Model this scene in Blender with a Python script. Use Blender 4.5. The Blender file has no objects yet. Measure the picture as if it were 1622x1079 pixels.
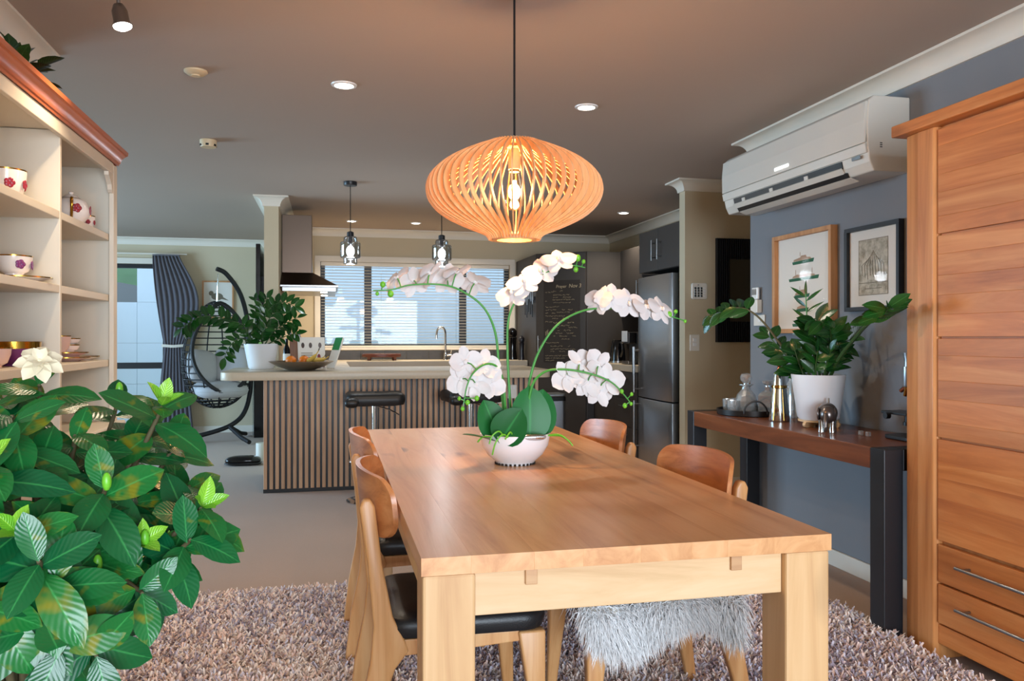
import bpy, bmesh, math, random
import numpy as np
from mathutils import Vector, Matrix, Quaternion, Euler

random.seed(7)
rng = np.random.default_rng(11)
PI = math.pi
SC = bpy.context.scene
C = SC.collection

# ------------------------------------------------------------------ camera, world, lights, exposure
cam_d = bpy.data.cameras.new('camera')
cam = bpy.data.objects.new('camera', cam_d)
C.objects.link(cam)
cam_d.sensor_width = 36.0
cam_d.lens = 1280.0 / 1622.0 * 36.0
cam_d.shift_y = (539.5 - 535.0) / 1622.0 * -1.0
cam_d.clip_start = 0.05
cam.location = (0, 0, 1.18)
cam.rotation_euler = (PI / 2, 0, -math.atan(289.0 / 1280.0))
SC.camera = cam

SC.view_settings.view_transform = 'Standard'
SC.view_settings.look = 'None'
SC.view_settings.exposure = 0.30
SC.view_settings.gamma = 1.0
SC.view_settings.use_curve_mapping = False
SC.cycles.use_denoising = True
SC.cycles.sample_clamp_indirect = 6.0
SC.cycles.caustics_reflective = False
SC.cycles.caustics_refractive = False
SC.cycles.max_bounces = 10
SC.cycles.transparent_max_bounces = 16

world = bpy.data.worlds.new('overcast_sky')
SC.world = world
world.use_nodes = True
bgn = world.node_tree.nodes['Background']
bgn.inputs[0].default_value = (0.60, 0.79, 1.0, 1)
bgn.inputs[1].default_value = 1.75

def area(name, loc, rot, sx, sy, power, color):
    d = bpy.data.lights.new(name, 'AREA')
    d.shape = 'RECTANGLE'; d.size = sx; d.size_y = sy
    d.energy = power; d.color = color
    o = bpy.data.objects.new(name, d); C.objects.link(o)
    o.location = loc; o.rotation_euler = rot
    return o
# daylight entering through the wide glazing behind the photographer and through the lounge's side window
area('daylight_rear_glazing', (0.65, -4.15, 1.2), (PI / 2, 0, 0), 3.5, 2.2, 420, (0.86, 0.93, 1.0))
area('daylight_lounge_glazing', (-5.75, 7.2, 1.15), (PI / 2, 0, -PI / 2), 3.4, 2.1, 310, (0.50, 0.78, 1.0))

# ------------------------------------------------------------------ helpers
def srgb(r, g, b):
    def f(c):
        c /= 255.0
        return c / 12.92 if c <= 0.04045 else ((c + 0.055) / 1.055) ** 2.4
    return (f(r), f(g), f(b), 1.0)

class G:
    """collects verts and faces of one mesh"""
    def __init__(s):
        s.v = []; s.f = []
    def add(s, v, f):
        o = len(s.v)
        s.v += [tuple(p) for p in v]
        s.f += [tuple(i + o for i in q) for q in f]
        return s
    def box(s, x0, x1, y0, y1, z0, z1):
        return s.add([(x0, y0, z0), (x1, y0, z0), (x1, y1, z0), (x0, y1, z0), (x0, y0, z1), (x1, y0, z1), (x1, y1, z1), (x0, y1, z1)],
                     [(0, 3, 2, 1), (4, 5, 6, 7), (0, 1, 5, 4), (1, 2, 6, 5), (2, 3, 7, 6), (3, 0, 4, 7)])
    def prism(s, poly, axis, a, b):
        n = len(poly)
        def p(q, t):
            if axis == 'x': return (t, q[0], q[1])
            if axis == 'y': return (q[0], t, q[1])
            return (q[0], q[1], t)
        v = [p(q, a) for q in poly] + [p(q, b) for q in poly]
        f = [tuple(range(n - 1, -1, -1)), tuple(range(n, 2 * n))]
        f += [(i, (i + 1) % n, n + (i + 1) % n, n + i) for i in range(n)]
        return s.add(v, f)
    def lathe(s, prof, c=(0, 0, 0), n=24, axis='z', sq=None):
        v = []; f = []; m = len(prof)
        for r, h in prof:
            for k in range(n):
                a = 2 * PI * k / n
                x, y = r * math.cos(a), r * math.sin(a)
                if axis == 'z': q = (x, y, h)
                elif axis == 'x': q = (h, x, y)
                else: q = (x, h, y)
                v.append((q[0] + c[0], q[1] + c[1], q[2] + c[2]))
        for i in range(m - 1):
            for k in range(n):
                k2 = (k + 1) % n
                f.append((i * n + k, i * n + k2, (i + 1) * n + k2, (i + 1) * n + k))
        return s.add(v, f)
    def tube(s, path, r, n=8, cap=True, flat=1.0):
        P = [Vector(p) for p in path]
        m = len(P)
        R = r if isinstance(r, (list, tuple)) else [r] * m
        t0 = (P[1] - P[0]).normalized()
        u = t0.cross(Vector((0, 0, 1)))
        if u.length < 1e-3: u = t0.cross(Vector((1, 0, 0)))
        u.normalize()
        v = []; f = []
        for i in range(m):
            t = (P[min(i + 1, m - 1)] - P[max(i - 1, 0)]).normalized()
            u = (u - t * u.dot(t)).normalized()
            w = t.cross(u)
            for k in range(n):
                a = 2 * PI * k / n
                v.append(tuple(P[i] + u * math.cos(a) * R[i] + w * math.sin(a) * R[i] * flat))
        for i in range(m - 1):
            for k in range(n):
                k2 = (k + 1) % n
                f.append((i * n + k, i * n + k2, (i + 1) * n + k2, (i + 1) * n + k))
        if cap:
            f.append(tuple(range(n - 1, -1, -1))); f.append(tuple((m - 1) * n + k for k in range(n)))
        return s.add(v, f)
    def ell(s, c, r, n=16, m=10):
        pr = []
        for i in range(m + 1):
            a = -PI / 2 + PI * i / m
            pr.append((max(math.cos(a), 1e-4), math.sin(a)))
        o = len(s.v)
        s.lathe(pr, (0, 0, 0), n)
        for i in range(o, len(s.v)):
            p = s.v[i]
            s.v[i] = (c[0] + p[0] * r[0], c[1] + p[1] * r[1], c[2] + p[2] * r[2])
        return s
    def pillow(s, c, sx, sy, sz, e=0.45, n=24, m=12):
        """superellipsoid"""
        def pw(a, k): return math.copysign(abs(a) ** k, a)
        v = []; f = []
        for i in range(m + 1):
            p = -PI / 2 + PI * i / m
            for k in range(n):
                a = 2 * PI * k / n
                v.append((c[0] + sx * pw(math.cos(p), 0.8) * pw(math.cos(a), e), c[1] + sy * pw(math.cos(p), 0.8) * pw(math.sin(a), e), c[2] + sz * pw(math.sin(p), 0.9)))
        for i in range(m):
            for k in range(n):
                k2 = (k + 1) % n
                f.append((i * n + k, i * n + k2, (i + 1) * n + k2, (i + 1) * n + k))
        return s.add(v, f)
    def xf(s, M):
        s.v = [tuple(M @ Vector(p)) for p in s.v]
        return s

def to_mesh(name, g, mat=None, bev=0.0, seg=2, smooth=None, off=None, solid=True):
    me = bpy.data.meshes.new(name)
    v = g.v
    if off is not None:
        v = [(p[0] - off[0], p[1] - off[1], p[2] - off[2]) for p in v]
    me.from_pydata(v, [], g.f)
    if solid:
        bm = bmesh.new(); bm.from_mesh(me)
        bmesh.ops.remove_doubles(bm, verts=bm.verts, dist=1e-5)
        bmesh.ops.recalc_face_normals(bm, faces=bm.faces)
        if bev > 0:
            ed = [e for e in bm.edges if len(e.link_faces) == 2 and e.calc_face_angle(0) > 0.6]
            bmesh.ops.bevel(bm, geom=ed, offset=bev, segments=seg, profile=0.5, affect='EDGES', clamp_overlap=True)
        bm.to_mesh(me); bm.free()
    if smooth is not None:
        me.polygons.foreach_set('use_smooth', [True] * len(me.polygons))
        me.set_sharp_from_angle(angle=math.radians(smooth))
    if mat: me.materials.append(mat)
    return me

def link(name, me, parent=None, loc=None, rot=None):
    o = bpy.data.objects.new(name, me); C.objects.link(o)
    if parent: o.parent = parent
    if loc is not None: o.location = loc
    if rot is not None: o.rotation_euler = rot
    return o

def tag(o, label=None, cat=None, group=None, kind=None):
    if label: o['label'] = label
    if cat: o['category'] = cat
    if group: o['group'] = group
    if kind: o['kind'] = kind
    return o

ROOTLOC = {}
def thing(name, label, cat, loc=(0, 0, 0), rz=0.0, group=None):
    o = bpy.data.objects.new(name, None); C.objects.link(o)
    o.empty_display_size = 0.1
    o.location = loc; o.rotation_euler = (0, 0, rz)
    return tag(o, label, cat, group)

def part(name, g, mat, root, bev=0.0, seg=2, smooth=None, W=False, solid=True, label=None):
    """a part; W: geometry given in world coordinates under an unrotated root"""
    off = None
    if W:
        off = Vector(root.location)
        if root.parent: off = off + Vector(root.parent.location)
    o = link(name, to_mesh(name, g, mat, bev, seg, smooth, off, solid), root)
    if label: o['label'] = label
    return o

def single(name, g, mat, label, cat, loc=(0, 0, 0), bev=0.0, seg=2, smooth=None, group=None, kind=None, solid=True):
    """a thing that is one mesh, geometry in world coordinates, origin moved to loc"""
    o = link(name, to_mesh(name, g, mat, bev, seg, smooth, loc, solid), None, loc)
    return tag(o, label, cat, group, kind)

def struct(name, g, mat, label=None, bev=0.0, smooth=None, solid=True):
    o = link(name, to_mesh(name, g, mat, bev, 2, smooth, None, solid))
    o['kind'] = 'structure'
    if label: o['label'] = label
    return o

def dup(root, loc, rz, label=None, group=None):
    r = root.copy(); C.objects.link(r)
    r.location = loc; r.rotation_euler = (0, 0, rz)
    if label: r['label'] = label
    if group: r['group'] = group
    for ch in list(root.children):
        c = ch.copy(); C.objects.link(c); c.parent = r
        for gch in ch.children:
            e = gch.copy(); C.objects.link(e); e.parent = c
    return r

def orient(o, p, d, up=(0, 0, 1), scale=1.0, sy=None, roll=0.0):
    """place o at p with local X along d and local Z towards up"""
    x = Vector(d).normalized()
    z = Vector(up) - x * x.dot(Vector(up))
    if z.length < 1e-3: z = Vector((1, 0.2, 0)) - x * x.dot(Vector((1, 0.2, 0)))
    z.normalize(); y = z.cross(x)
    M = Matrix((x, y, z)).transposed()
    q = M.to_quaternion()
    if roll: q = q @ Quaternion((1, 0, 0), roll)
    o.location = p
    o.rotation_mode = 'XYZ'
    o.rotation_euler = q.to_euler('XYZ')
    o.scale = (scale, sy if sy else scale, scale)

def spline(pts, n=6):
    """Catmull-Rom through pts"""
    P = [Vector(p) for p in pts]
    out = []
    for i in range(len(P) - 1):
        a = P[max(i - 1, 0)]; b = P[i]; c = P[i + 1]; d = P[min(i + 2, len(P) - 1)]
        for k in range(n):
            t = k / n
            out.append(0.5 * ((2 * b) + (c - a) * t + (2 * a - 5 * b + 4 * c - d) * t * t + (3 * b - a - 3 * c + d) * t ** 3))
    out.append(P[-1])
    return out

def rrect(x0, x1, y0, y1, r, n=5, corners=(1, 1, 1, 1)):
    """rounded rectangle, corners order: (x0,y0),(x1,y0),(x1,y1),(x0,y1)"""
    out = []
    for (cx, cy, a0, on) in ((x0 + r, y0 + r, PI, corners[0]), (x1 - r, y0 + r, 1.5 * PI, corners[1]), (x1 - r, y1 - r, 0, corners[2]), (x0 + r, y1 - r, PI / 2, corners[3])):
        if not on:
            out.append((x0 if cx < (x0 + x1) / 2 else x1, y0 if cy < (y0 + y1) / 2 else y1)); continue
        for k in range(n + 1):
            a = a0 + PI / 2 * k / n
            out.append((cx + r * math.cos(a), cy + r * math.sin(a)))
    return out

# ------------------------------------------------------------------ materials
M = {}
def nt(name):
    m = bpy.data.materials.new(name); m.use_nodes = True
    return m, m.node_tree.nodes, m.node_tree.links, m.node_tree.nodes['Principled BSDF']

def flat(name, col, rough=0.5, metal=0.0, noise=0.0, nscale=8.0, bump=0.0, bscale=200.0, coat=0.0, spec=0.5, trans=0.0, sheen=0.0):
    m, N, L, b = nt(name)
    b.inputs['Base Color'].default_value = col
    b.inputs['Roughness'].default_value = rough
    b.inputs['Metallic'].default_value = metal
    b.inputs['Coat Weight'].default_value = coat
    b.inputs['Specular IOR Level'].default_value = spec
    b.inputs['Sheen Weight'].default_value = sheen
    tc = N.new('ShaderNodeTexCoord')
    if noise > 0:
        n = N.new('ShaderNodeTexNoise'); n.inputs['Scale'].default_value = nscale; n.inputs['Detail'].default_value = 3
        L.new(tc.outputs['Object'], n.inputs['Vector'])
        r = N.new('ShaderNodeMix'); r.data_type = 'RGBA'
        r.inputs[6].default_value = tuple(c * (1 - noise) for c in col[:3]) + (1,)
        r.inputs[7].default_value = tuple(min(1, c * (1 + noise)) for c in col[:3]) + (1,)
        L.new(n.outputs['Fac'], r.inputs[0]); L.new(r.outputs[2], b.inputs['Base Color'])
    if bump > 0:
        n2 = N.new('ShaderNodeTexNoise'); n2.inputs['Scale'].default_value = bscale; n2.inputs['Detail'].default_value = 2
        L.new(tc.outputs['Object'], n2.inputs['Vector'])
        bp = N.new('ShaderNodeBump'); bp.inputs['Strength'].default_value = bump; bp.inputs['Distance'].default_value = 0.002
        L.new(n2.outputs['Fac'], bp.inputs['Height']); L.new(bp.outputs['Normal'], b.inputs['Normal'])
    M[name] = m
    return m

def wood(name, dark, mid, light, axis='y', rough=0.4, scale=1.0, var=0.12, knots=0.0, coat=0.0):
    """grain runs along axis"""
    m, N, L, b = nt(name)
    tc = N.new('ShaderNodeTexCoord'); oi = N.new('ShaderNodeObjectInfo')
    ml = N.new('ShaderNodeVectorMath'); ml.operation = 'MULTIPLY_ADD'
    ml.inputs[1].default_value = (1, 1, 1)
    cmb = N.new('ShaderNodeCombineXYZ')
    mul = N.new('ShaderNodeMath'); mul.operation = 'MULTIPLY'; mul.inputs[1].default_value = 37.0
    L.new(oi.outputs['Random'], mul.inputs[0])
    for i in range(3): L.new(mul.outputs[0], cmb.inputs[i])
    L.new(tc.outputs['Object'], ml.inputs[0]); L.new(cmb.outputs[0], ml.inputs[2])
    mp = N.new('ShaderNodeMapping')
    s = {'x': (1.1, 14, 14), 'y': (14, 1.1, 14), 'z': (14, 14, 1.1)}[axis]
    mp.inputs['Scale'].default_value = tuple(q * scale for q in s)
    L.new(ml.outputs[0], mp.inputs['Vector'])
    n = N.new('ShaderNodeTexNoise'); n.inputs['Scale'].default_value = 1.0; n.inputs['Detail'].default_value = 6; n.inputs['Roughness'].default_value = 0.62; n.inputs['Distortion'].default_value = 0.9
    L.new(mp.outputs[0], n.inputs['Vector'])
    cr = N.new('ShaderNodeValToRGB')
    e = cr.color_ramp.elements
    e[0].position = 0.28; e[0].color = dark; e[1].position = 0.72; e[1].color = light
    k = cr.color_ramp.elements.new(0.5); k.color = mid
    L.new(n.outputs['Fac'], cr.inputs['Fac'])
    hs = N.new('ShaderNodeHueSaturation')
    vm = N.new('ShaderNodeMath'); vm.operation = 'MULTIPLY_ADD'; vm.inputs[1].default_value = 2 * var; vm.inputs[2].default_value = 1 - var
    L.new(oi.outputs['Random'], vm.inputs[0]); L.new(vm.outputs[0], hs.inputs['Value'])
    L.new(cr.outputs['Color'], hs.inputs['Color'])
    out = hs.outputs['Color']
    if knots > 0:
        mp2 = N.new('ShaderNodeMapping')
        s2 = {'x': (2.2, 7, 7), 'y': (7, 2.2, 7), 'z': (7, 7, 2.2)}[axis]
        mp2.inputs['Scale'].default_value = s2
        L.new(ml.outputs[0], mp2.inputs['Vector'])
        n2 = N.new('ShaderNodeTexNoise'); n2.inputs['Scale'].default_value = 1.0; n2.inputs['Detail'].default_value = 2
        L.new(mp2.outputs[0], n2.inputs['Vector'])
        cr2 = N.new('ShaderNodeValToRGB'); cr2.color_ramp.elements[0].position = 0.66; cr2.color_ramp.elements[1].position = 0.76
        L.new(n2.outputs['Fac'], cr2.inputs['Fac'])
        sc = N.new('ShaderNodeMath'); sc.operation = 'MULTIPLY'; sc.inputs[1].default_value = knots
        L.new(cr2.outputs['Color'], sc.inputs[0])
        mx = N.new('ShaderNodeMix'); mx.data_type = 'RGBA'
        mx.inputs[7].default_value = tuple(c * 0.35 for c in dark[:3]) + (1,)
        L.new(sc.outputs[0], mx.inputs[0]); L.new(out, mx.inputs[6]); out = mx.outputs[2]
    L.new(out, b.inputs['Base Color'])
    b.inputs['Roughness'].default_value = rough
    b.inputs['Coat Weight'].default_value = coat
    b.inputs['Coat Roughness'].default_value = 0.25
    bp = N.new('ShaderNodeBump'); bp.inputs['Strength'].default_value = 0.12; bp.inputs['Distance'].default_value = 0.002
    L.new(n.outputs['Fac'], bp.inputs['Height']); L.new(bp.outputs['Normal'], b.inputs['Normal'])
    M[name] = m
    return m

def emit(name, col, strength):
    m, N, L, b = nt(name)
    b.inputs['Base Color'].default_value = col
    b.inputs['Emission Color'].default_value = col
    b.inputs['Emission Strength'].default_value = strength
    M[name] = m
    return m

def thin_glass(name, tint, gloss=0.08, rough=0.02, fres=True, glint=0.0):
    """clear pane or vessel wall: transparent with a glossy skin"""
    m, N, L, b = nt(name)
    N.remove(b)
    out = N['Material Output']
    t = N.new('ShaderNodeBsdfTransparent'); t.inputs[0].default_value = tint
    g = N.new('ShaderNodeBsdfGlossy'); g.inputs['Roughness'].default_value = rough
    mx = N.new('ShaderNodeMixShader')
    if fres:
        lw = N.new('ShaderNodeLayerWeight'); lw.inputs['Blend'].default_value = 0.25
        mr = N.new('ShaderNodeMapRange'); mr.inputs['To Min'].default_value = gloss; mr.inputs['To Max'].default_value = min(1.0, gloss + 0.55)
        L.new(lw.outputs['Facing'], mr.inputs['Value']); L.new(mr.outputs[0], mx.inputs[0])
    else:
        mx.inputs[0].default_value = gloss
    L.new(t.outputs[0], mx.inputs[1]); L.new(g.outputs[0], mx.inputs[2])
    last = mx.outputs[0]
    if glint > 0:      # white diffuse mixed in, brightening the glass in place of real facet sparkle
        df = N.new('ShaderNodeBsdfDiffuse'); df.inputs[0].default_value = (0.85, 0.87, 0.88, 1)
        m2 = N.new('ShaderNodeMixShader'); m2.inputs[0].default_value = glint
        L.new(last, m2.inputs[1]); L.new(df.outputs[0], m2.inputs[2]); last = m2.outputs[0]
    L.new(last, out.inputs[0])
    M[name] = m
    return m

def leaf_mat(name, base, tip, rough=0.25, veins=0.5, patch=None, spec=0.6):
    m, N, L, b = nt(name)
    uv = N.new('ShaderNodeUVMap'); sep = N.new('ShaderNodeSeparateXYZ'); L.new(uv.outputs[0], sep.inputs[0])
    ab = N.new('ShaderNodeMath'); ab.operation = 'ABSOLUTE'; L.new(sep.outputs[0], ab.inputs[0])
    # side veins: bands running out and forward from the midrib
    ma = N.new('ShaderNodeMath'); ma.operation = 'MULTIPLY_ADD'; ma.inputs[1].default_value = -0.28; L.new(ab.outputs[0], ma.inputs[0]); L.new(sep.outputs[1], ma.inputs[2])
    m2 = N.new('ShaderNodeMath'); m2.operation = 'MULTIPLY'; m2.inputs[1].default_value = 62.0; L.new(ma.outputs[0], m2.inputs[0])
    sn = N.new('ShaderNodeMath'); sn.operation = 'SINE'; L.new(m2.outputs[0], sn.inputs[0])
    mid = N.new('ShaderNodeMapRange'); mid.inputs['From Min'].default_value = 0.0; mid.inputs['From Max'].default_value = 0.09; mid.inputs['To Min'].default_value = 1.0; mid.inputs['To Max'].default_value = 0.0
    L.new(ab.outputs[0], mid.inputs['Value'])
    oi = N.new('ShaderNodeObjectInfo')
    mx = N.new('ShaderNodeMix'); mx.data_type = 'RGBA'; mx.inputs[6].default_value = base; mx.inputs[7].default_value = tip
    L.new(oi.outputs['Random'], mx.inputs[0])
    col = mx.outputs[2]
    if patch:
        tc = N.new('ShaderNodeTexCoord'); nz = N.new('ShaderNodeTexNoise'); nz.inputs['Scale'].default_value = 3.2
        L.new(tc.outputs['Object'], nz.inputs['Vector'])
        ad = N.new('ShaderNodeMath'); ad.operation = 'ADD'; L.new(nz.outputs['Fac'], ad.inputs[0])
        r2 = N.new('ShaderNodeMath'); r2.operation = 'MULTIPLY'; r2.inputs[1].default_value = 0.30; L.new(oi.outputs['Random'], r2.inputs[0]); L.new(r2.outputs[0], ad.inputs[1])
        cr = N.new('ShaderNodeMapRange'); cr.inputs['From Min'].default_value = 0.76; cr.inputs['From Max'].default_value = 0.95; L.new(ad.outputs[0], cr.inputs['Value'])
        m4 = N.new('ShaderNodeMix'); m4.data_type = 'RGBA'; m4.inputs[7].default_value = patch
        L.new(cr.outputs[0], m4.inputs[0]); L.new(col, m4.inputs[6]); col = m4.outputs[2]
    m3 = N.new('ShaderNodeMix'); m3.data_type = 'RGBA'; m3.inputs[7].default_value = tuple(min(1, c * 2.2 + 0.03) for c in tip[:3]) + (1,)
    sc = N.new('ShaderNodeMath'); sc.operation = 'MULTIPLY'; sc.inputs[1].default_value = 0.55; L.new(mid.outputs[0], sc.inputs[0]); L.new(sc.outputs[0], m3.inputs[0])
    L.new(col, m3.inputs[6]); L.new(m3.outputs[2], b.inputs['Base Color'])
    b.inputs['Roughness'].default_value = rough
    b.inputs['Specular IOR Level'].default_value = spec
    if veins > 0:
        hh = N.new('ShaderNodeMath'); hh.operation = 'MULTIPLY_ADD'; hh.inputs[1].default_value = -1.5; L.new(mid.outputs[0], hh.inputs[0]); L.new(sn.outputs[0], hh.inputs[2])
        bp = N.new('ShaderNodeBump'); bp.inputs['Strength'].default_value = veins; bp.inputs['Distance'].default_value = 0.0007
        L.new(hh.outputs[0], bp.inputs['Height']); L.new(bp.outputs['Normal'], b.inputs['Normal'])
    M[name] = m
    return m

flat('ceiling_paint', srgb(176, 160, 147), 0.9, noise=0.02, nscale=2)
flat('beige_paint', srgb(202, 188, 160), 0.85, bump=0.15, bscale=300)
flat('blue_grey_paint', srgb(128, 131, 136), 0.8, noise=0.03, nscale=3)
flat('trim_white', srgb(226, 218, 204), 0.5)
flat('gloss_white', srgb(236, 236, 234), 0.25)
flat('ac_white', srgb(216, 212, 202), 0.25)
flat('cream_paint', srgb(214, 204, 186), 0.45)
flat('carpet', srgb(166, 137, 116), 1.0, noise=0.16, nscale=160, bump=0.6, bscale=260, sheen=0.2)
flat('black_metal', srgb(26, 26, 30), 0.4)
flat('black_plastic', srgb(18, 18, 20), 0.35)
flat('black_gloss', srgb(12, 12, 14), 0.12)
flat('black_leather', srgb(22, 22, 24), 0.42, bump=0.25, bscale=260)
flat('chrome', srgb(220, 220, 222), 0.08, metal=1.0)
flat('steel', srgb(150, 150, 150), 0.28, metal=1.0)
flat('fridge_steel', srgb(176, 182, 188), 0.34, metal=1.0)
flat('hood_steel', srgb(92, 78, 68), 0.34, metal=1.0)
flat('charcoal_cabinet', srgb(56, 52, 50), 0.5, noise=0.06, nscale=12)
flat('chalkboard', srgb(40, 36, 34), 0.7, noise=0.2, nscale=6)
flat('chalk', srgb(176, 164, 138), 0.9)
flat('benchtop', srgb(206, 192, 168), 0.35, noise=0.05, nscale=60)
flat('splashback', srgb(78, 74, 70), 0.4, noise=0.2, nscale=20)
flat('white_ceramic', srgb(236, 237, 240), 0.25)
flat('white_plastic', srgb(228, 224, 214), 0.35)
flat('grey_fabric', srgb(188, 188, 192), 0.9, noise=0.05, nscale=20, bump=0.2, bscale=150, sheen=0.2)
flat('curtain_fabric', srgb(94, 92, 100), 0.9, noise=0.05, nscale=30, sheen=0.2)
flat('brass', srgb(190, 150, 80), 0.12, metal=1.0)
flat('silver_metal', srgb(205, 208, 205), 0.1, metal=1.0)
flat('copper', srgb(190, 120, 95), 0.2, metal=1.0)
flat('pewter', srgb(118, 108, 104), 0.3, metal=0.85, noise=0.25, nscale=40)
flat('soil', srgb(45, 36, 28), 1.0, bump=0.8, bscale=90)
flat('stem_green', srgb(70, 150, 62), 0.4, noise=0.2, nscale=50)
flat('stem_dark', srgb(52, 84, 34), 0.45, noise=0.2, nscale=40)
flat('bud_green', srgb(110, 190, 50), 0.35)
flat('branch', srgb(84, 76, 48), 0.8, noise=0.3, nscale=50)
flat('petal_white', srgb(222, 216, 214), 0.55, noise=0.03, nscale=30, spec=0.3)
flat('gardenia_petal', srgb(226, 214, 184), 0.6, spec=0.3)
flat('orange_fruit', srgb(240, 130, 26), 0.4, bump=0.3, bscale=200)
flat('banana_skin', srgb(214, 176, 74), 0.5, noise=0.15, nscale=30)
flat('paper_white', srgb(228, 222, 212), 0.8)
flat('hide_tan', srgb(190, 178, 160), 0.9)
flat('fleece_white', srgb(240, 240, 240), 0.8, sheen=0.3)
flat('rug_backing', srgb(170, 155, 150), 1.0)
flat('yarn_cream', srgb(246, 232, 222), 0.9)
flat('yarn_pinkbeige', srgb(236, 208, 196), 0.9)
flat('yarn_grey', srgb(212, 208, 222), 0.9)
flat('yarn_taupe', srgb(168, 154, 166), 0.9)
flat('fence_paint', srgb(226, 234, 240), 0.7)
flat('hill_green', srgb(92, 120, 84), 1.0, noise=0.3, nscale=1.5)
flat('roof_grey', srgb(130, 128, 126), 0.9)
flat('tray_black', srgb(38, 34, 32), 0.35, metal=0.4)
flat('engraving_ink', srgb(120, 112, 96), 0.9)
flat('ship_green', srgb(28, 92, 60), 0.7)
flat('ship_brown', srgb(172, 140, 114), 0.7)
flat('mirror_glass', srgb(74, 70, 62), 0.2)
flat('detector_cream', srgb(214, 192, 156), 0.5)
flat('porcelain', srgb(240, 232, 226), 0.18)
flat('porcelain_pink', srgb(228, 196, 188), 0.2)
flat('rose_red', srgb(150, 36, 56), 0.3)
flat('rose_purple', srgb(120, 50, 110), 0.3)
flat('gilt', srgb(200, 150, 60), 0.2, metal=1.0)
flat('cover_green', srgb(20, 130, 60), 0.5)
flat('cover_maroon', srgb(130, 40, 50), 0.5)
flat('steel_bowl', srgb(186, 172, 158), 0.26, metal=1.0)
flat('dark_mill', srgb(24, 24, 32), 0.3)
flat('jarrah', srgb(92, 46, 34), 0.4, noise=0.2, nscale=30)
flat('wicker_black', srgb(24, 25, 29), 0.5)
wood('oak_top', srgb(186, 124, 74), srgb(212, 156, 104), srgb(224, 176, 128), 'y', 0.36, 0.8, 0.03, knots=0.8, coat=0.35)
wood('oak_pale_x', srgb(190, 150, 104), srgb(212, 176, 132), srgb(222, 190, 150), 'x', 0.5, 1.0, 0.04, knots=0.35)
wood('oak_pale_y', srgb(196, 152, 98), srgb(214, 176, 124), srgb(226, 192, 142), 'y', 0.5, 1.0, 0.04, knots=0.3)
wood('oak_pale_z', srgb(186, 140, 94), srgb(206, 164, 116), srgb(216, 178, 132), 'z', 0.5, 1.0, 0.04, knots=0.3)
wood('oak_peg', srgb(170, 124, 84), srgb(192, 148, 106), srgb(204, 164, 120), 'x', 0.5, 2.0, 0.04)
wood('chair_wood', srgb(176, 118, 66), srgb(206, 152, 98), srgb(220, 174, 122), 'z', 0.4, 1.2, 0.05)
wood('chair_ply', srgb(158, 92, 48), srgb(192, 122, 70), srgb(208, 144, 92), 'y', 0.35, 1.4, 0.05, coat=0.15)
wood('cabinet_wood', srgb(174, 98, 46), srgb(204, 126, 64), srgb(224, 154, 92), 'y', 0.38, 0.9, 0.11, knots=0.5)
wood('cabinet_wood_z', srgb(172, 104, 54), srgb(204, 136, 78), srgb(218, 154, 96), 'z', 0.38, 0.9, 0.04, knots=0.3)
wood('walnut_y', srgb(84, 44, 24), srgb(112, 62, 36), srgb(132, 78, 46), 'y', 0.28, 1.0, 0.05)
wood('crown_wood', srgb(150, 70, 34), srgb(178, 92, 50), srgb(196, 112, 64), 'y', 0.3, 1.0, 0.03, coat=0.3)
wood('slat_wood', srgb(176, 136, 106), srgb(202, 164, 132), srgb(216, 180, 150), 'z', 0.5, 1.5, 0.10)
wood('lamp_ply', srgb(206, 148, 92), srgb(226, 174, 120), srgb(236, 192, 144), 'z', 0.5, 1.5, 0.05)
wood('frame_oak', srgb(170, 112, 66), srgb(192, 136, 86), srgb(206, 154, 104), 'z', 0.45, 1.5, 0.05)
wood('block_wood', srgb(110, 66, 38), srgb(140, 90, 56), srgb(160, 108, 70), 'z', 0.4, 1.5, 0.05)
wood('stand_wood', srgb(196, 156, 110), srgb(214, 178, 132), srgb(226, 192, 150), 'x', 0.5, 1.5, 0.05)
emit('lamp_white', (1.0, 0.93, 0.82, 1), 12.0)
emit('bulb_white', (0.88, 0.95, 1.0, 1), 14.0)
emit('filament', (1.0, 0.62, 0.22, 1), 60.0)
emit('led_white', (0.9, 0.95, 1.0, 1), 4.0)
thin_glass('pane', (0.95, 0.975, 1.0, 1), 0.018)
thin_glass('smoke_glass', (0.68, 0.71, 0.74, 1), 0.16)
thin_glass('bulb_glass', (1.0, 0.90, 0.72, 1), 0.06)
thin_glass('crystal', (0.97, 0.98, 0.98, 1), 0.34, 0.10, True, 0.14)
thin_glass('clear_film', (0.9, 0.92, 0.94, 1), 0.3, 0.15)
leaf_mat('gardenia_leaf', srgb(10, 82, 46), srgb(30, 112, 48), 0.27, 0.16, patch=srgb(120, 122, 30), spec=0.45)
leaf_mat('gardenia_young', srgb(96, 168, 36), srgb(140, 196, 60), 0.3, 0.5)
leaf_mat('zz_leaf', srgb(14, 56, 20), srgb(30, 84, 26), 0.2, 0.15)
leaf_mat('orchid_leaf', srgb(6, 88, 32), srgb(12, 104, 38), 0.4, 0.0, spec=0.3)
leaf_mat('ivy_leaf', srgb(24, 44, 18), srgb(46, 70, 26), 0.4, 0.2)
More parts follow.
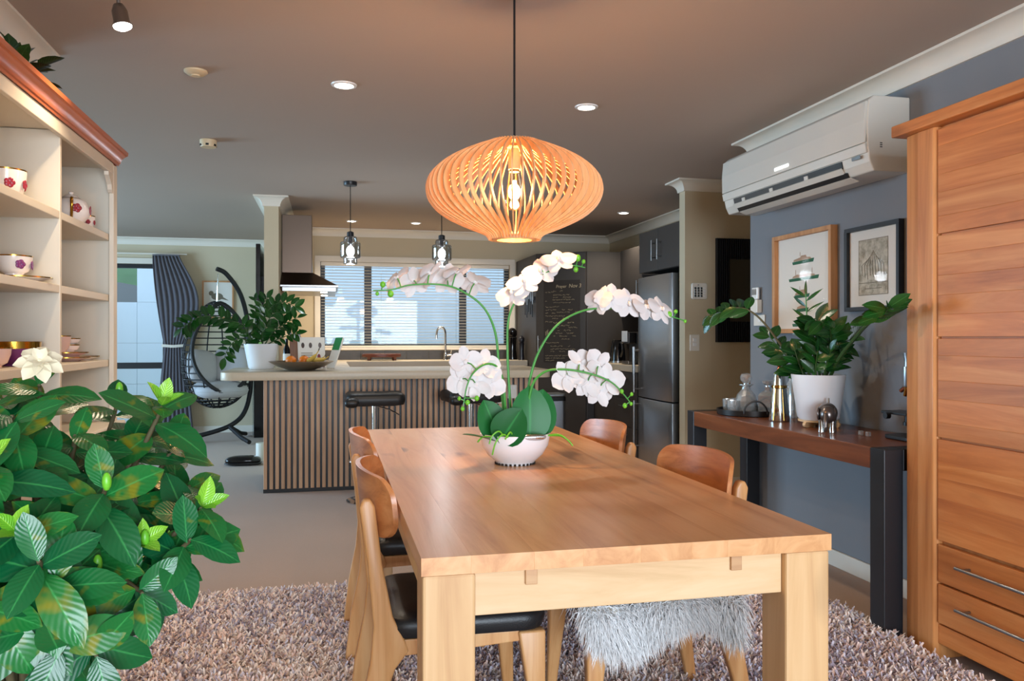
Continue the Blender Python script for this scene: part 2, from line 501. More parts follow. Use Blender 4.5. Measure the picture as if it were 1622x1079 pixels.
# ------------------------------------------------------------------ the room shell
CEIL = 2.4
struct('floor', G().box(-5.6, 4.7, -3.6, 10.75, -0.1, 0.0), M['carpet'], 'beige brown cut pile carpet')
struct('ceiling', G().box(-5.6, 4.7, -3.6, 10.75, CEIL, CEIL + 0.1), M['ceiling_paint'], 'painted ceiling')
struct('wall_right', G().box(2.55, 2.65, -3.6, 4.57, 0, CEIL), M['blue_grey_paint'], 'blue grey painted wall behind the console')
struct('wall_hall', G().box(2.68, 4.6, 5.8, 5.9, 0, CEIL), M['beige_paint'], 'beige wall with the keypad and light switch')
struct('wall_hall_end', G().box(4.6, 4.7, -3.6, 9.26, 0, CEIL), M['beige_paint'])
struct('wall_kitchen_right', G().box(3.3, 3.4, 5.9, 9.26, 0, CEIL), M['beige_paint'])
KWX0, KWX1, KWZ0, KWZ1 = -0.10, 2.06, 1.07, 2.03
g = G()
g.box(-0.43, KWX0, 9.26, 9.38, 0, CEIL).box(KWX1, 4.6, 9.26, 9.38, 0, CEIL).box(KWX0, KWX1, 9.26, 9.38, 0, KWZ0).box(KWX0, KWX1, 9.26, 9.38, KWZ1, CEIL)
struct('wall_kitchen_back', g, M['beige_paint'], 'beige kitchen wall around the window')
struct('wall_partition', G().box(-0.55, -0.43, 7.26, 10.6, 0, CEIL), M['beige_paint'], 'beige wall end beside the range hood')
LWX0, LWX1, LWZ1 = -4.2, -1.95, 2.08
g = G()
g.box(-5.5, LWX0, 10.6, 10.72, 0, CEIL).box(LWX1, -0.55, 10.6, 10.72, 0, CEIL).box(LWX0, LWX1, 10.6, 10.72, LWZ1, CEIL)
struct('wall_lounge_back', g, M['beige_paint'], 'beige lounge wall behind the egg chair')
g = G()
g.box(-5.6, -5.5, 3.75, 5.4, 0, CEIL).box(-5.6, -5.5, 9.0, 10.72, 0, CEIL).box(-5.6, -5.5, 5.4, 9.0, 2.2, CEIL)
struct('wall_lounge_left', g, M['beige_paint'])
struct('wall_lounge_near', G().box(-5.5, -1.32, 3.65, 3.75, 0, CEIL), M['beige_paint'])
struct('wall_left', G().box(-1.32, -1.22, -3.6, 3.75, 0, CEIL), M['beige_paint'])
g = G()
g.box(-1.22, -0.95, -3.7, -3.6, 0, CEIL).box(2.45, 4.6, -3.7, -3.6, 0, CEIL).box(-0.95, 2.45, -3.7, -3.6, 2.25, CEIL)
struct('wall_behind', g, M['beige_paint'])

# cornices: coved profile along a run
def cornice(n, a, b, inward, ext0=0.0, ext1=0.0):
    """a,b wall-line ends (x,y); inward = unit vector into the room"""
    A = Vector((a[0], a[1], 0)); B = Vector((b[0], b[1], 0)); I = Vector((inward[0], inward[1], 0))
    t = (B - A).normalized()
    s = 0.085
    prof = [(0, 0), (0, -s), (0.012, -s)]
    for k in range(1, 6):
        a_ = PI / 2 * k / 6
        prof.append((0.012 + (s - 0.016) * (1 - math.cos(a_)), -s + (s - 0.012) * math.sin(a_)))
    prof += [(s, -0.012), (s, 0)]
    v = []
    for P, e in ((A, -ext0), (B, ext1)):
        for d, z in prof:
            q = P + I * d + t * (e * d / s)
            v.append((q.x, q.y, CEIL - 0.001 + z))
    m = len(prof)
    f = [tuple(range(m)), tuple(range(2 * m - 1, m - 1, -1))] + [(i, m + i, m + (i + 1) % m, (i + 1) % m) for i in range(m)]
    struct('trim_%d' % n, G().add(v, f), M['trim_white'], 'white coved cornice', smooth=40)
S = 0.085
cornice(1, (2.55, -3.6), (2.55, 4.57), (-1, 0), 0, S)
cornice(2, (2.55, 4.57), (4.6, 4.57), (0, 1), S, 0)
cornice(3, (2.68, 5.8), (4.6, 5.8), (0, -1), S, 0)
cornice(4, (2.68, 5.9), (2.68, 5.8), (-1, 0), S, S)
cornice(5, (3.3, 5.9), (3.3, 9.26), (-1, 0), 0, -S)
cornice(6, (-0.43, 9.26), (3.3, 9.26), (0, -1), -S, -S)
cornice(7, (-0.43, 7.26), (-0.43, 9.26), (1, 0), S, -S)
cornice(8, (-0.55, 7.26), (-0.43, 7.26), (0, -1), S, S)
cornice(9, (-0.55, 7.26), (-0.55, 10.6), (-1, 0), S, -S)
cornice(10, (-5.5, 10.6), (-0.55, 10.6), (0, -1), -S, -S)
cornice(11, (-1.22, -3.6), (-1.22, 3.75), (1, 0), 0, S)
cornice(12, (-5.5, 3.75), (-1.22, 3.75), (0, 1), 0, S)
struct('baseboard_right', G().box(2.535, 2.55, -3.6, 4.57, 0, 0.085), M['trim_white'], 'white skirting board', bev=0.004)
struct('baseboard_hall', G().box(2.68, 4.6, 5.785, 5.8, 0, 0.085), M['trim_white'], bev=0.004)
struct('baseboard_lounge', G().box(-1.95, -0.55, 10.585, 10.6, 0, 0.085), M['trim_white'], bev=0.004)

# kitchen window: white casing, black aluminium frame with two mullions, panes
w = struct('window_1', G().box(KWX0 - 0.06, KWX1 + 0.06, 9.235, 9.262, KWZ1, KWZ1 + 0.065).box(KWX0 - 0.06, KWX0, 9.235, 9.262, KWZ0 - 0.03, KWZ1).box(KWX1, KWX1 + 0.06, 9.235, 9.262, KWZ0 - 0.03, KWZ1).box(KWX0 - 0.06, KWX1 + 0.06, 9.2, 9.262, KWZ0 - 0.03, KWZ0), M['trim_white'], 'kitchen window with white casing', bev=0.004)
g = G()
fy0, fy1 = 9.30, 9.36
g.box(KWX0, KWX1, fy0, fy1, KWZ0, KWZ0 + 0.035).box(KWX0, KWX1, fy0, fy1, KWZ1 - 0.035, KWZ1).box(KWX0, KWX0 + 0.05, fy0, fy1, KWZ0, KWZ1).box(KWX1 - 0.05, KWX1, fy0, fy1, KWZ0, KWZ1)
part('window_frame', g, M['black_metal'], w, bev=0.003)
MUL = [(0.385, 0.465), (1.475, 1.555)]
for a, b in MUL:
    part('mullion', G().box(a, b, fy0, fy1, KWZ0, KWZ1), M['black_metal'], w, bev=0.003)
for a, b in ((KWX0 + 0.05, 0.385), (0.465, 1.475), (1.555, KWX1 - 0.05)):
    part('pane', G().box(a, b, 9.325, 9.331, KWZ0 + 0.035, KWZ1 - 0.035), M['pane'], w)
# venetian blind
vb = thing('venetian_blind', 'white venetian blind with open slats in the kitchen window', 'blind', ((KWX0 + KWX1) / 2, 9.275, KWZ0))
part('headrail', G().box(KWX0 + 0.005, KWX1 - 0.005, 9.262, 9.294, KWZ1 - 0.045, KWZ1 - 0.002), M['trim_white'], vb, W=True, bev=0.003)
part('bottom_rail', G().box(KWX0 + 0.01, KWX1 - 0.01, 9.264, 9.290, KWZ0 + 0.004, KWZ0 + 0.02), M['trim_white'], vb, W=True)
sl = to_mesh('slat', G().prism([(-0.0125, 0), (0, 0.0022), (0.0125, 0), (0.0125, 0.0008), (0, 0.003), (-0.0125, 0.0008)], 'x', -1.07, 1.07), M['trim_white'])
ns = 27
for i in range(ns):
    z = 0.04 + (KWZ1 - KWZ0 - 0.1) * i / (ns - 1)
    link('slat', sl, vb, (0, 0.002, z), (math.radians(-11), 0, 0))
for x in (-0.95, -0.35, 0.30, 0.95):
    part('ladder_cord', G().tube([(x, -0.012, 0.01), (x, -0.012, 0.92)], 0.001, 4), M['trim_white'], vb)

# lounge window: dark frame and transom, roller blind above
w = struct('window_2', G().box(LWX0, LWX1, 10.64, 10.70, LWZ1 - 0.05, LWZ1).box(LWX0, LWX1, 10.64, 10.70, 0, 0.06).box(LWX1 - 0.05, LWX1, 10.64, 10.7, 0, LWZ1).box(LWX0, LWX0 + 0.05, 10.64, 10.7, 0, LWZ1), M['black_metal'], 'lounge glass door')
part('transom', G().box(LWX0 + 0.05, LWX1 - 0.05, 10.64, 10.70, 0.80, 0.875), M['black_metal'], w)
part('pane', G().box(LWX0 + 0.05, LWX1 - 0.05, 10.668, 10.674, 0.06, 0.80), M['pane'], w)
part('pane', G().box(LWX0 + 0.05, LWX1 - 0.05, 10.668, 10.674, 0.875, LWZ1 - 0.05), M['pane'], w)
part('head_casing', G().box(LWX0 - 0.05, LWX1 + 0.06, 10.575, 10.60, LWZ1, LWZ1 + 0.07), M['trim_white'], w, bev=0.004)
# rear glazing frame, behind the photographer
w = struct('window_3', G().box(-0.95, 2.45, -3.68, -3.62, 2.19, 2.25).box(-0.95, -0.89, -3.68, -3.62, 0, 2.25).box(2.39, 2.45, -3.68, -3.62, 0, 2.25).box(-0.95, 2.45, -3.68, -3.62, 0, 0.06).box(0.72, 0.80, -3.68, -3.62, 0, 2.25), M['black_metal'], 'glass sliding door behind the photographer')
part('pane', G().box(-0.89, 0.72, -3.655, -3.649, 0.06, 2.19), M['pane'], w)
part('pane', G().box(0.80, 2.39, -3.655, -3.649, 0.06, 2.19), M['pane'], w)
w = struct('window_4', G().box(-5.58, -5.52, 5.4, 9.0, 2.14, 2.2).box(-5.58, -5.52, 5.4, 5.46, 0, 2.2).box(-5.58, -5.52, 8.94, 9.0, 0, 2.2).box(-5.58, -5.52, 5.4, 9.0, 0, 0.06), M['black_metal'], 'side window of the lounge')
part('pane', G().box(-5.553, -5.547, 5.46, 8.94, 0.06, 2.14), M['pane'], w)

# outside: lawn, pale panel fence, hill, a neighbour's roof
struct('ground_outside', G().box(-16, 16, 9.4, 30, -0.3, -0.12), M['hill_green'], 'ground outside')
fc = thing('panel_fence', 'pale painted panel fence outside the windows', 'fence', (0, 13.0, -0.12))
fp = to_mesh('panel', G().box(-0.598, 0.598, -0.02, 0.02, 0, 0.607), M['fence_paint'], bev=0.002)
for i in range(-7, 5):
    for j in range(5 if i > -3 else 3):
        link('panel', fp, fc, (i * 1.2 + 0.2, 0, j * 0.61))
hg = G()
for i in range(24):
    for k in range(6):
        pass
v = []; f = []
for i in range(25):
    for k in range(7):
        x = -16 + i * 1.1; t = k / 6
        v.append((x, 19 + 6 * t, -0.12 + 4.6 * math.sin(t * PI / 2) * (0.85 + 0.15 * math.sin(i * 0.7))))
for i in range(24):
    for k in range(6):
        a = i * 7 + k; f.append((a, a + 7, a + 8, a + 1))
struct('hill_outside', G().add(v, f), M['hill_green'], 'green hill behind the fence', smooth=180, solid=False)
single('neighbour_house', G().prism([(-8.5, -0.12), (-1.8, -0.12), (-1.8, 1.75), (-8.5, 1.75)], 'y', 15.5, 18).prism([(-9.0, 1.75), (-1.4, 1.75), (-3.6, 2.15), (-4.2, 1.9)], 'y', 15.3, 18.2), M['roof_grey'], 'neighbouring house with a grey sloping roof seen through the lounge window', 'house', (-5, 15.5, -0.12))
# ------------------------------------------------------------------ dining table
TX0, TX1, TY0, TY1, TZ = 0.174, 1.073, 1.573, 3.84, 0.75
t = thing('dining_table', 'large light oak dining table with square legs in the middle of the room', 'table', ((TX0 + TX1) / 2, (TY0 + TY1) / 2, 0))
npl = 8
wd = (TX1 - TX0) / npl
random.seed(3)
cuts = [0.0]
for i in range(npl - 1): cuts.append((i + 1) / npl + random.uniform(-0.03, 0.03))
cuts.append(1.0)
for i in range(npl):
    a = TX0 + (TX1 - TX0) * cuts[i]; b = TX0 + (TX1 - TX0) * cuts[i + 1]
    gi = 0.0
    o = link('plank', to_mesh('plank', G().box(-(b - a) / 2 + (gi if i else 0), (b - a) / 2 - (gi if i < npl - 1 else 0), -(TY1 - TY0) / 2, (TY1 - TY0) / 2, -0.018, 0.018), M['oak_top'], bev=0.00025, seg=1), t)
    o.location = ((a + b) / 2 - t.location[0], 0, TZ - 0.018)
LW = 0.105
lm = to_mesh('leg', G().box(-LW / 2, LW / 2, -LW / 2, LW / 2, 0, TZ - 0.0365), M['oak_pale_z'], bev=0.006)
for sx in (-1, 1):
    for sy in (-1, 1):
        link('leg', lm, t, (sx * ((TX1 - TX0) / 2 - LW / 2 - 0.003), sy * ((TY1 - TY0) / 2 - LW / 2 - 0.003), 0))
hx, hy = (TX1 - TX0) / 2, (TY1 - TY0) / 2
for sy in (-1, 1):
    y = sy * (hy - 0.035)
    part('apron', G().box(-hx + LW + 0.004, hx - LW - 0.004, y - 0.014, y + 0.014, TZ - 0.127, TZ - 0.0365), M['oak_pale_x'], t, bev=0.002)
    for x in (-hx + LW + 0.12, hx - LW - 0.115):
        yy = y + sy * 0.014
        part('peg', G().box(x - 0.0125, x + 0.0125, min(yy, yy + sy * 0.008), max(yy, yy + sy * 0.008), TZ - 0.070, TZ - 0.037), M['oak_peg'], t, bev=0.0015)
for sx in (-1, 1):
    x = sx * (hx - 0.035)
    part('apron', G().box(x - 0.014, x + 0.014, -hy + LW + 0.004, hy - LW - 0.004, TZ - 0.127, TZ - 0.0365), M['oak_pale_y'], t, bev=0.002)

# ------------------------------------------------------------------ dining chairs (seat faces local +x)
def make_chair(label):
    c = thing('dining_chair', label, 'chair', (0, 0, 0), 0, 'oak dining chairs with black seats')
    # padded seat
    v = []; f = []
    levels = [(z - 0.036, s) for z, s in [(0.416, 0.90), (0.421, 0.97), (0.445, 1.0), (0.462, 0.99), (0.474, 0.93), (0.479, 0.80), (0.480, 0.5), (0.480, 0.0001)]]
    ring = rrect(-0.215, 0.225, -0.225, 0.225, 0.07, 6)
    n = len(ring)
    for z, s in levels:
        for x, y in ring:
            tp = 1 - 0.06 * (0.225 - x) / 0.44
            v.append((x * s + 0.005 * (1 - s), y * s * tp, z - 0.006 * (1 - (x / 0.22) ** 2) * (1 - s if s < 0.95 else 0)))
    for i in range(len(levels) - 1):
        for k in range(n):
            f.append((i * n + k, i * n + (k + 1) % n, (i + 1) * n + (k + 1) % n, (i + 1) * n + k))
    f.append(tuple(range(n - 1, -1, -1)))
    part('seat', G().add(v, f), M['black_leather'], c, smooth=50)
    # rails under the seat
    part('front_rail', G().box(0.155, 0.178, -0.165, 0.165, 0.335, 0.379), M['chair_wood'], c, bev=0.004)
    part('rear_rail', G().box(-0.195, -0.172, -0.165, 0.165, 0.335, 0.379), M['chair_wood'], c, bev=0.004)
    for s in (-1, 1):
        part('side_rail', G().prism([(-0.19, 0.379), (0.17, 0.379), (0.17, 0.352), (0.0, 0.342), (-0.19, 0.336)], 'y', s * 0.185 - 0.012, s * 0.185 + 0.012), M['chair_wood'], c, bev=0.003)
        # front leg tapers and leans out
        g = G()
        def quad(cx, cy, hx_, hy_, z): return [(cx - hx_, cy - hy_, z), (cx + hx_, cy - hy_, z), (cx + hx_, cy + hy_, z), (cx - hx_, cy + hy_, z)]
        v = quad(0.178, s * 0.19, 0.037, 0.02, 0.379) + quad(0.19, s * 0.196, 0.024, 0.018, 0.22) + quad(0.205, s * 0.205, 0.014, 0.014, 0.0)
        f = [(0, 1, 2, 3), (11, 10, 9, 8)]
        for i in range(2):
            for k in range(4): f.append((i * 4 + k, i * 4 + (k + 1) % 4, (i + 1) * 4 + (k + 1) % 4, (i + 1) * 4 + k))
        part('front_leg', G().add(v, f), M['chair_wood'], c, bev=0.006, smooth=60)
        # rear leg: boomerang board running from the backrest down past the seat to the floor
        prof = [(-0.276, 0.728), (-0.266, 0.748), (-0.248, 0.748), (-0.2365, 0.728), (-0.218, 0.58), (-0.190, 0.44), (-0.160, 0.379), (-0.150, 0.35), (-0.185, 0.305), (-0.225, 0.19), (-0.268, 0.0), (-0.298, 0.0), (-0.276, 0.19), (-0.248, 0.33), (-0.240, 0.42), (-0.254, 0.57)]
        part('rear_leg', G().prism(prof, 'y', s * 0.19 - 0.015, s * 0.19 + 0.015), M['chair_wood'], c, bev=0.006, smooth=60)
    # curved plywood backrest
    v = []; f = []
    nu, nv = 26, 8
    th = 0.013
    def bx(yy): return -0.262 + 0.075 * (abs(yy) / 0.25) ** 2.2
    outline = []
    for k in range(nu + 1):
        yy = 0.25 * math.sin(PI / 2 * (-1 + 2 * k / nu))
        e = abs(yy) / 0.25
        rr = 0.055
        top = 0.812 - 0.012 * e ** 2; bot = 0.640 + 0.010 * e ** 2
        d = 0.25 - abs(yy)
        if d < rr:
            q = rr - math.sqrt(max(0, rr * rr - (rr - d) ** 2))
            top -= q; bot += q
        outline.append((yy, bot, top))
    for side in (0, 1):
        for yy, bot, top in outline:
            sl_ = 0.15 * (abs(yy) / 0.25)
            for j in range(nv + 1):
                z = bot + (top - bot) * j / nv
                lean = -0.10 * (z - 0.64)
                v.append((bx(yy) + lean + (th if side else 0), yy, z))
    m = nv + 1
    off = (nu + 1) * m
    for k in range(nu):
        for j in range(nv):
            a = k * m + j
            f.append((a, a + 1, a + m + 1, a + m))
            f.append((off + a, off + a + m, off + a + m + 1, off + a + 1))
    for k in range(nu):
        for j in (0, nv):
            a = k * m + j
            f.append((a, a + m, off + a + m, off + a))
    for k in (0, nu):
        for j in range(nv):
            a = k * m + j
            f.append((a, off + a, off + a + 1, a + 1))
    part('backrest', G().add(v, f), M['chair_ply'], c, smooth=50)
    return c
ch = make_chair('nearest oak dining chair on the left side of the table')
ch.location = (0.350, 2.30, 0.018)
dup(ch, (0.350, 3.12, 0.018), 0, 'farther oak dining chair on the left side of the table, near the bar')
dup(ch, (0.905, 2.33, 0.018), PI, 'oak dining chair under the white sheepskin on the right side of the table')
dup(ch, (0.905, 3.20, 0.018), PI, 'farther oak dining chair on the right side of the table, towards the fridge')

# sheepskin draped over the right near chair
sk = thing('sheepskin', 'fluffy white sheepskin draped over a dining chair seat under the table', 'sheepskin', (0.905, 2.33, 0.53))
def skin_pt(u, w):
    """u across depth (x), w along from the far side over the seat and down the near side"""
    x = 0.905 + (u - 0.5) * (0.50 + 0.05 * math.sin(w * 5))
    L = w * 0.62
    if L < 0.40:
        y = 2.33 + 0.22 - L; z = 0.472 + 0.004 * math.sin(u * 9 + w * 6)
        if L > 0.34: z -= (L - 0.34) ** 2 * 4
    else:
        q = L - 0.40
        y = 2.33 - 0.18 - 0.055 * math.sin(min(1, q / 0.06) * PI / 2) - 0.012 * math.sin(u * 14)
        z = 0.472 - 0.015 - q * (0.22 + 0.40 * (0.5 + 0.5 * math.sin(u * 7.5 - 0.3)))
    return (x, y, z)
v = []; f = []
nu, nw = 20, 22
for side in (0, 1):
    for i in range(nu + 1):
        for j in range(nw + 1):
            p = skin_pt(i / nu, j / nw)
            if side == 0: v.append(p)
            else: v.append((p[0], p[1] + (0.006 if j > nw * 0.64 else 0), p[2] - (0.006 if j <= nw * 0.64 else 0)))
m = nw + 1; off = (nu + 1) * m
for i in range(nu):
    for j in range(nw):
        a = i * m + j
        f.append((a, a + m, a + m + 1, a + 1)); f.append((off + a, off + a + 1, off + a + m + 1, off + a + m))
part('hide', G().add(v, f), M['hide_tan'], sk, smooth=180, W=True)
v = []; f = []
random.seed(5)
for i in range(17000):
    u, w_ = random.random(), random.random()
    p = Vector(skin_pt(u, w_)); p2 = Vector(skin_pt(u, min(1, w_ + 0.02))); p3 = Vector(skin_pt(min(1.02, u + 0.02), w_))
    nrm = (p3 - p).cross(p2 - p).normalized()
    if w_ * 0.62 < 0.4:
        if nrm.z < 0: nrm = -nrm
    elif nrm.y > 0: nrm = -nrm
    d = (nrm * 0.5 + Vector((random.uniform(-.5, .5), random.uniform(-.5, .3), random.uniform(-.9, 0)))).normalized()
    if w_ * 0.62 < 0.38 : d.z = abs(d.z) * 0.6
    ln = random.uniform(0.04, 0.07)
    s_ = d.cross(Vector((random.uniform(-1, 1), random.uniform(-1, 1), random.uniform(-1, 1)))).normalized() * random.uniform(0.0008, 0.0018)
    q = p + d * ln * 0.55; e = p + d * ln + Vector((0, 0, -0.018))
    if w_ * 0.62 < 0.38: e = p + d * ln
    o = len(v)
    v += [tuple(p - s_), tuple(p + s_), tuple(q + s_), tuple(q - s_), tuple(e)]
    f += [(o, o + 1, o + 2, o + 3), (o + 3, o + 2, o + 4)]
fl = part('fleece', G().add(v, f), M['fleece_white'], sk, W=True, solid=False)
fl['kind'] = 'stuff'

# ------------------------------------------------------------------ shag rug
RX0, RX1, RY0, RY1 = -0.80, 2.12, 1.55, 3.80
rug = thing('shag_rug', 'grey beige shag pile rug under the dining table', 'rug', ((RX0 + RX1) / 2, (RY0 + RY1) / 2, 0.0))
part('backing', G().box(RX0 + 0.02, RX1 - 0.02, RY0 + 0.02, RY1 - 0.02, 0.001, 0.014), M['rug_backing'], rug, W=True)
def make_pile(n):
    r = np.random.default_rng(4)
    px = r.uniform(RX0, RX1, n); py = r.uniform(RY0, RY1, n)
    ang = r.uniform(0, 2 * PI, n)
    tilt = r.uniform(0.5, 1.25, n)
    ln = r.uniform(0.032, 0.056, n)
    wdt = r.uniform(0.0028, 0.0050, n)
    sa = ang + PI / 2 + r.uniform(-0.5, 0.5, n)
    curl = ang + r.uniform(-1.2, 1.2, n)
    z0 = 0.012
    seg = 3
    V = np.zeros((n, (seg + 1) * 2, 3), np.float32)
    x = px.copy(); y = py.copy(); z = np.full(n, z0)
    for k in range(seg + 1):
        tk = k / seg
        wk = wdt * (1.0 if k < seg else 0.7)
        V[:, 2 * k, 0] = x - np.cos(sa) * wk; V[:, 2 * k, 1] = y - np.sin(sa) * wk; V[:, 2 * k, 2] = z
        V[:, 2 * k + 1, 0] = x + np.cos(sa) * wk; V[:, 2 * k + 1, 1] = y + np.sin(sa) * wk; V[:, 2 * k + 1, 2] = z + 0.002
        a = tilt * (0.35 + 1.15 * tk)
        dr = ang * (1 - tk) + curl * tk
        st = ln / seg
        x = x + np.cos(dr) * np.sin(a) * st; y = y + np.sin(dr) * np.sin(a) * st; z = np.maximum(0.01, z + np.cos(a) * st)
    # yarn colour in soft drifts with a lot of single-strand variety
    drift = np.sin(px * 5.1 + 1.3 * np.sin(py * 3.7)) + np.sin(py * 6.3 + 1.7 * np.sin(px * 2.9))
    q = r.normal(0, 1, n) + drift * 0.42
    mi = np.digitize(q, [-0.55, 0.25, 0.95])
    order = np.array([0, 1, 2, 3])
    F = np.zeros((n, seg, 4), np.int32)
    base = np.arange(n, dtype=np.int32)[:, None] * ((seg + 1) * 2)
    for k in range(seg):
        F[:, k, :] = np.concatenate([base + 2 * k, base + 2 * k + 1, base + 2 * k + 3, base + 2 * k + 2], axis=1)
    me = bpy.data.meshes.new('pile')
    nv = V.shape[0] * V.shape[1]; nf = n * seg
    cx, cy = (RX0 + RX1) / 2, (RY0 + RY1) / 2
    V[:, :, 0] -= cx; V[:, :, 1] -= cy
    me.vertices.add(nv); me.vertices.foreach_set('co', V.reshape(-1))
    me.loops.add(nf * 4); me.loops.foreach_set('vertex_index', F.reshape(-1))
    me.polygons.add(nf)
    me.polygons.foreach_set('loop_start', np.arange(nf, dtype=np.int32) * 4)
    me.polygons.foreach_set('material_index', np.repeat(order[mi], seg).astype(np.int32))
    me.update(calc_edges=True)
    for k in ('yarn_cream', 'yarn_pinkbeige', 'yarn_grey', 'yarn_taupe'): me.materials.append(M[k])
    o = link('pile', me, rug); o['kind'] = 'stuff'
make_pile(125000)

# ------------------------------------------------------------------ tall oak cabinet
CX, CY0, CY1, CZ = 2.165, 1.32, 2.712, 1.955
cb = thing('tall_cabinet', 'tall orange oak cabinet with drawers against the right wall', 'cabinet', (2.345, (CY0 + CY1) / 2, 0))
PW = 0.165
part('carcass', G().box(CX + 0.03, 2.53, CY0 + 0.02, CY1 - 0.02, 0.105, CZ), M['cabinet_wood_z'], cb, W=True)
for y0, y1 in ((CY1 - PW, CY1), (CY0, CY0 + PW)):
    part('front_post', G().prism([(CX + 0.012, y0), (CX, y0 + 0.012), (CX, y1 - 0.075), (CX + 0.012, y1), (CX + 0.15, y1), (CX + 0.15, y0)], 'z', 0.0, CZ), M['cabinet_wood_z'], cb, W=True, bev=0.003)
    part('rear_post', G().box(2.44, 2.53, min(y0, y1), max(y0, y1), 0, 0.105), M['cabinet_wood_z'], cb, W=True, bev=0.003)
part('cornice_top', G().box(CX - 0.035, 2.535, CY0 - 0.03, CY1 + 0.03, CZ, CZ + 0.045), M['cabinet_wood'], cb, W=True, bev=0.005)
part('base_rail', G().box(CX + 0.012, CX + 0.04, CY0 + PW, CY1 - PW, 0.06, 0.13), M['cabinet_wood'], cb, W=True, bev=0.002)
dy0, dy1 = CY0 + PW + 0.006, CY1 - PW - 0.006
dr = part('door', G().box(CX + 0.022, CX + 0.032, dy0, dy1, 0.44, CZ - 0.006), M['cabinet_wood'], cb, W=True)
bounds = [0.437, 0.813, 1.18, 1.556, CZ - 0.01]
random.seed(12)
for i in range(4):
    a, b = bounds[i] + 0.004, bounds[i + 1] - 0.004
    k = 5
    cs = [a] + sorted(a + (b - a) * ((j + 1) / k + random.uniform(-0.05, 0.05)) for j in range(k - 1)) + [b]
    for j in range(k):
        o = link('board', to_mesh('board', G().box(-0.009, 0.009, -(dy1 - dy0) / 2, (dy1 - dy0) / 2, -(cs[j + 1] - cs[j]) / 2, (cs[j + 1] - cs[j]) / 2), M['cabinet_wood'], bev=0.0008, seg=1), dr)
        o.location = (CX + 0.015 - cb.location[0], (dy0 + dy1) / 2 - cb.location[1], (cs[j] + cs[j + 1]) / 2)
for z0, z1 in ((0.288, 0.425), (0.138, 0.280)):
    d_ = part('drawer', G().box(CX + 0.006, CX + 0.026, dy0, dy1, z0, z1), M['cabinet_wood'], cb, W=True, bev=0.002)
    zc = (z0 + z1) / 2 + 0.015
    ya, yb = 2.02, 2.42
    h = G().tube([(CX - 0.028, ya, zc), (CX - 0.028, yb, zc)], 0.006, 10)
    for y in (ya + 0.03, yb - 0.03): h.tube([(CX - 0.028, y, zc), (CX + 0.006, y, zc)], 0.005, 8)
    hm = to_mesh('handle', h, M['steel'], smooth=50, off=cb.location)
    link('handle', hm, d_)

# ------------------------------------------------------------------ console table
KX0, KX1, KY0, KY1, KZ = 2.095, 2.525, 2.735, 4.50, 0.745
kt = thing('console_table', 'long dark brown wooden console table with black legs by the blue wall', 'console table', ((KX0 + KX1) / 2, (KY0 + KY1) / 2, 0))
part('tabletop', G().box(KX0 + 0.002, KX1, KY0 + 0.085, KY1 - 0.085, KZ - 0.085, KZ), M['walnut_y'], kt, W=True, bev=0.003)
for y0, y1 in ((KY0, KY0 + 0.085), (KY1 - 0.085, KY1)):
    part('end_beam', G().box(KX0 + 0.085, KX1 - 0.085, y0, y1, KZ - 0.085, KZ), M['black_metal'], kt, W=True, bev=0.003)
    for x0, x1 in ((KX0, KX0 + 0.085), (KX1 - 0.085, KX1)):
        part('leg', G().box(x0, x1, y0, y1, 0.0, KZ), M['black_metal'], kt, W=True, bev=0.003)

# ------------------------------------------------------------------ heat pump on the wall
ac = thing('air_conditioner', 'white wall mounted air conditioner above the pictures', 'air conditioner', (2.55, 3.83, 1.92))
AY0, AY1 = 3.155, 4.50
prof = [(2.55, 1.925), (2.55, 2.262), (2.365, 2.262), (2.338, 2.24), (2.33, 2.15), (2.332, 2.03), (2.345, 1.965), (2.365, 1.925)]
part('body', G().prism(prof, 'y', AY0, AY1), M['ac_white'], ac, W=True, bev=0.006)
front = [(2.326, 2.235), (2.318, 2.15), (2.320, 2.05), (2.328, 2.05), (2.336, 2.15), (2.340, 2.235)]
part('front_panel', G().prism(front, 'y', AY0 + 0.004, AY1 - 0.004), M['ac_white'], ac, W=True, bev=0.003)
lower = [(2.320, 2.046), (2.328, 2.005), (2.338, 2.005), (2.332, 2.046)]
part('lower_panel', G().prism(lower, 'y', AY0 + 0.004, AY1 - 0.004), M['ac_white'], ac, W=True, bev=0.002)
part('outlet_slot', G().prism([(2.333, 2.002), (2.340, 1.968), (2.349, 1.968), (2.342, 2.002)], 'y', AY0 + 0.19, AY1 - 0.12), M['black_plastic'], ac, W=True)
part('outlet_slot', G().prism([(2.346, 1.946), (2.362, 1.918), (2.372, 1.918), (2.356, 1.946)], 'y', AY0 + 0.17, AY1 - 0.14), M['black_plastic'], ac, W=True)
part('flap', G().prism([(2.330, 1.968), (2.334, 1.972), (2.352, 1.948), (2.347, 1.944)], 'y', AY0 + 0.19, AY1 - 0.12), M['ac_white'], ac, W=True)
part('flap', G().prism([(2.350, 1.918), (2.354, 1.922), (2.398, 1.908), (2.394, 1.903)], 'y', AY0 + 0.15, AY1 - 0.16), M['ac_white'], ac, W=True)
for y in (3.62, 3.95, 4.25):
    part('flap_bracket', G().prism([(2.331, 1.99), (2.341, 1.99), (2.352, 1.955), (2.337, 1.955)], 'y', y, y + 0.03), M['ac_white'], ac, W=True)
part('badge', G().box(2.3165, 2.3185, 3.77, 3.90, 2.07, 2.082), M['led_white'], ac, W=True)
part('display_label', G().prism([(2.3255, 2.000), (2.3285, 2.000), (2.3305, 1.985), (2.3275, 1.985)], 'y', 3.20, 3.26), M['steel'], ac, W=True)
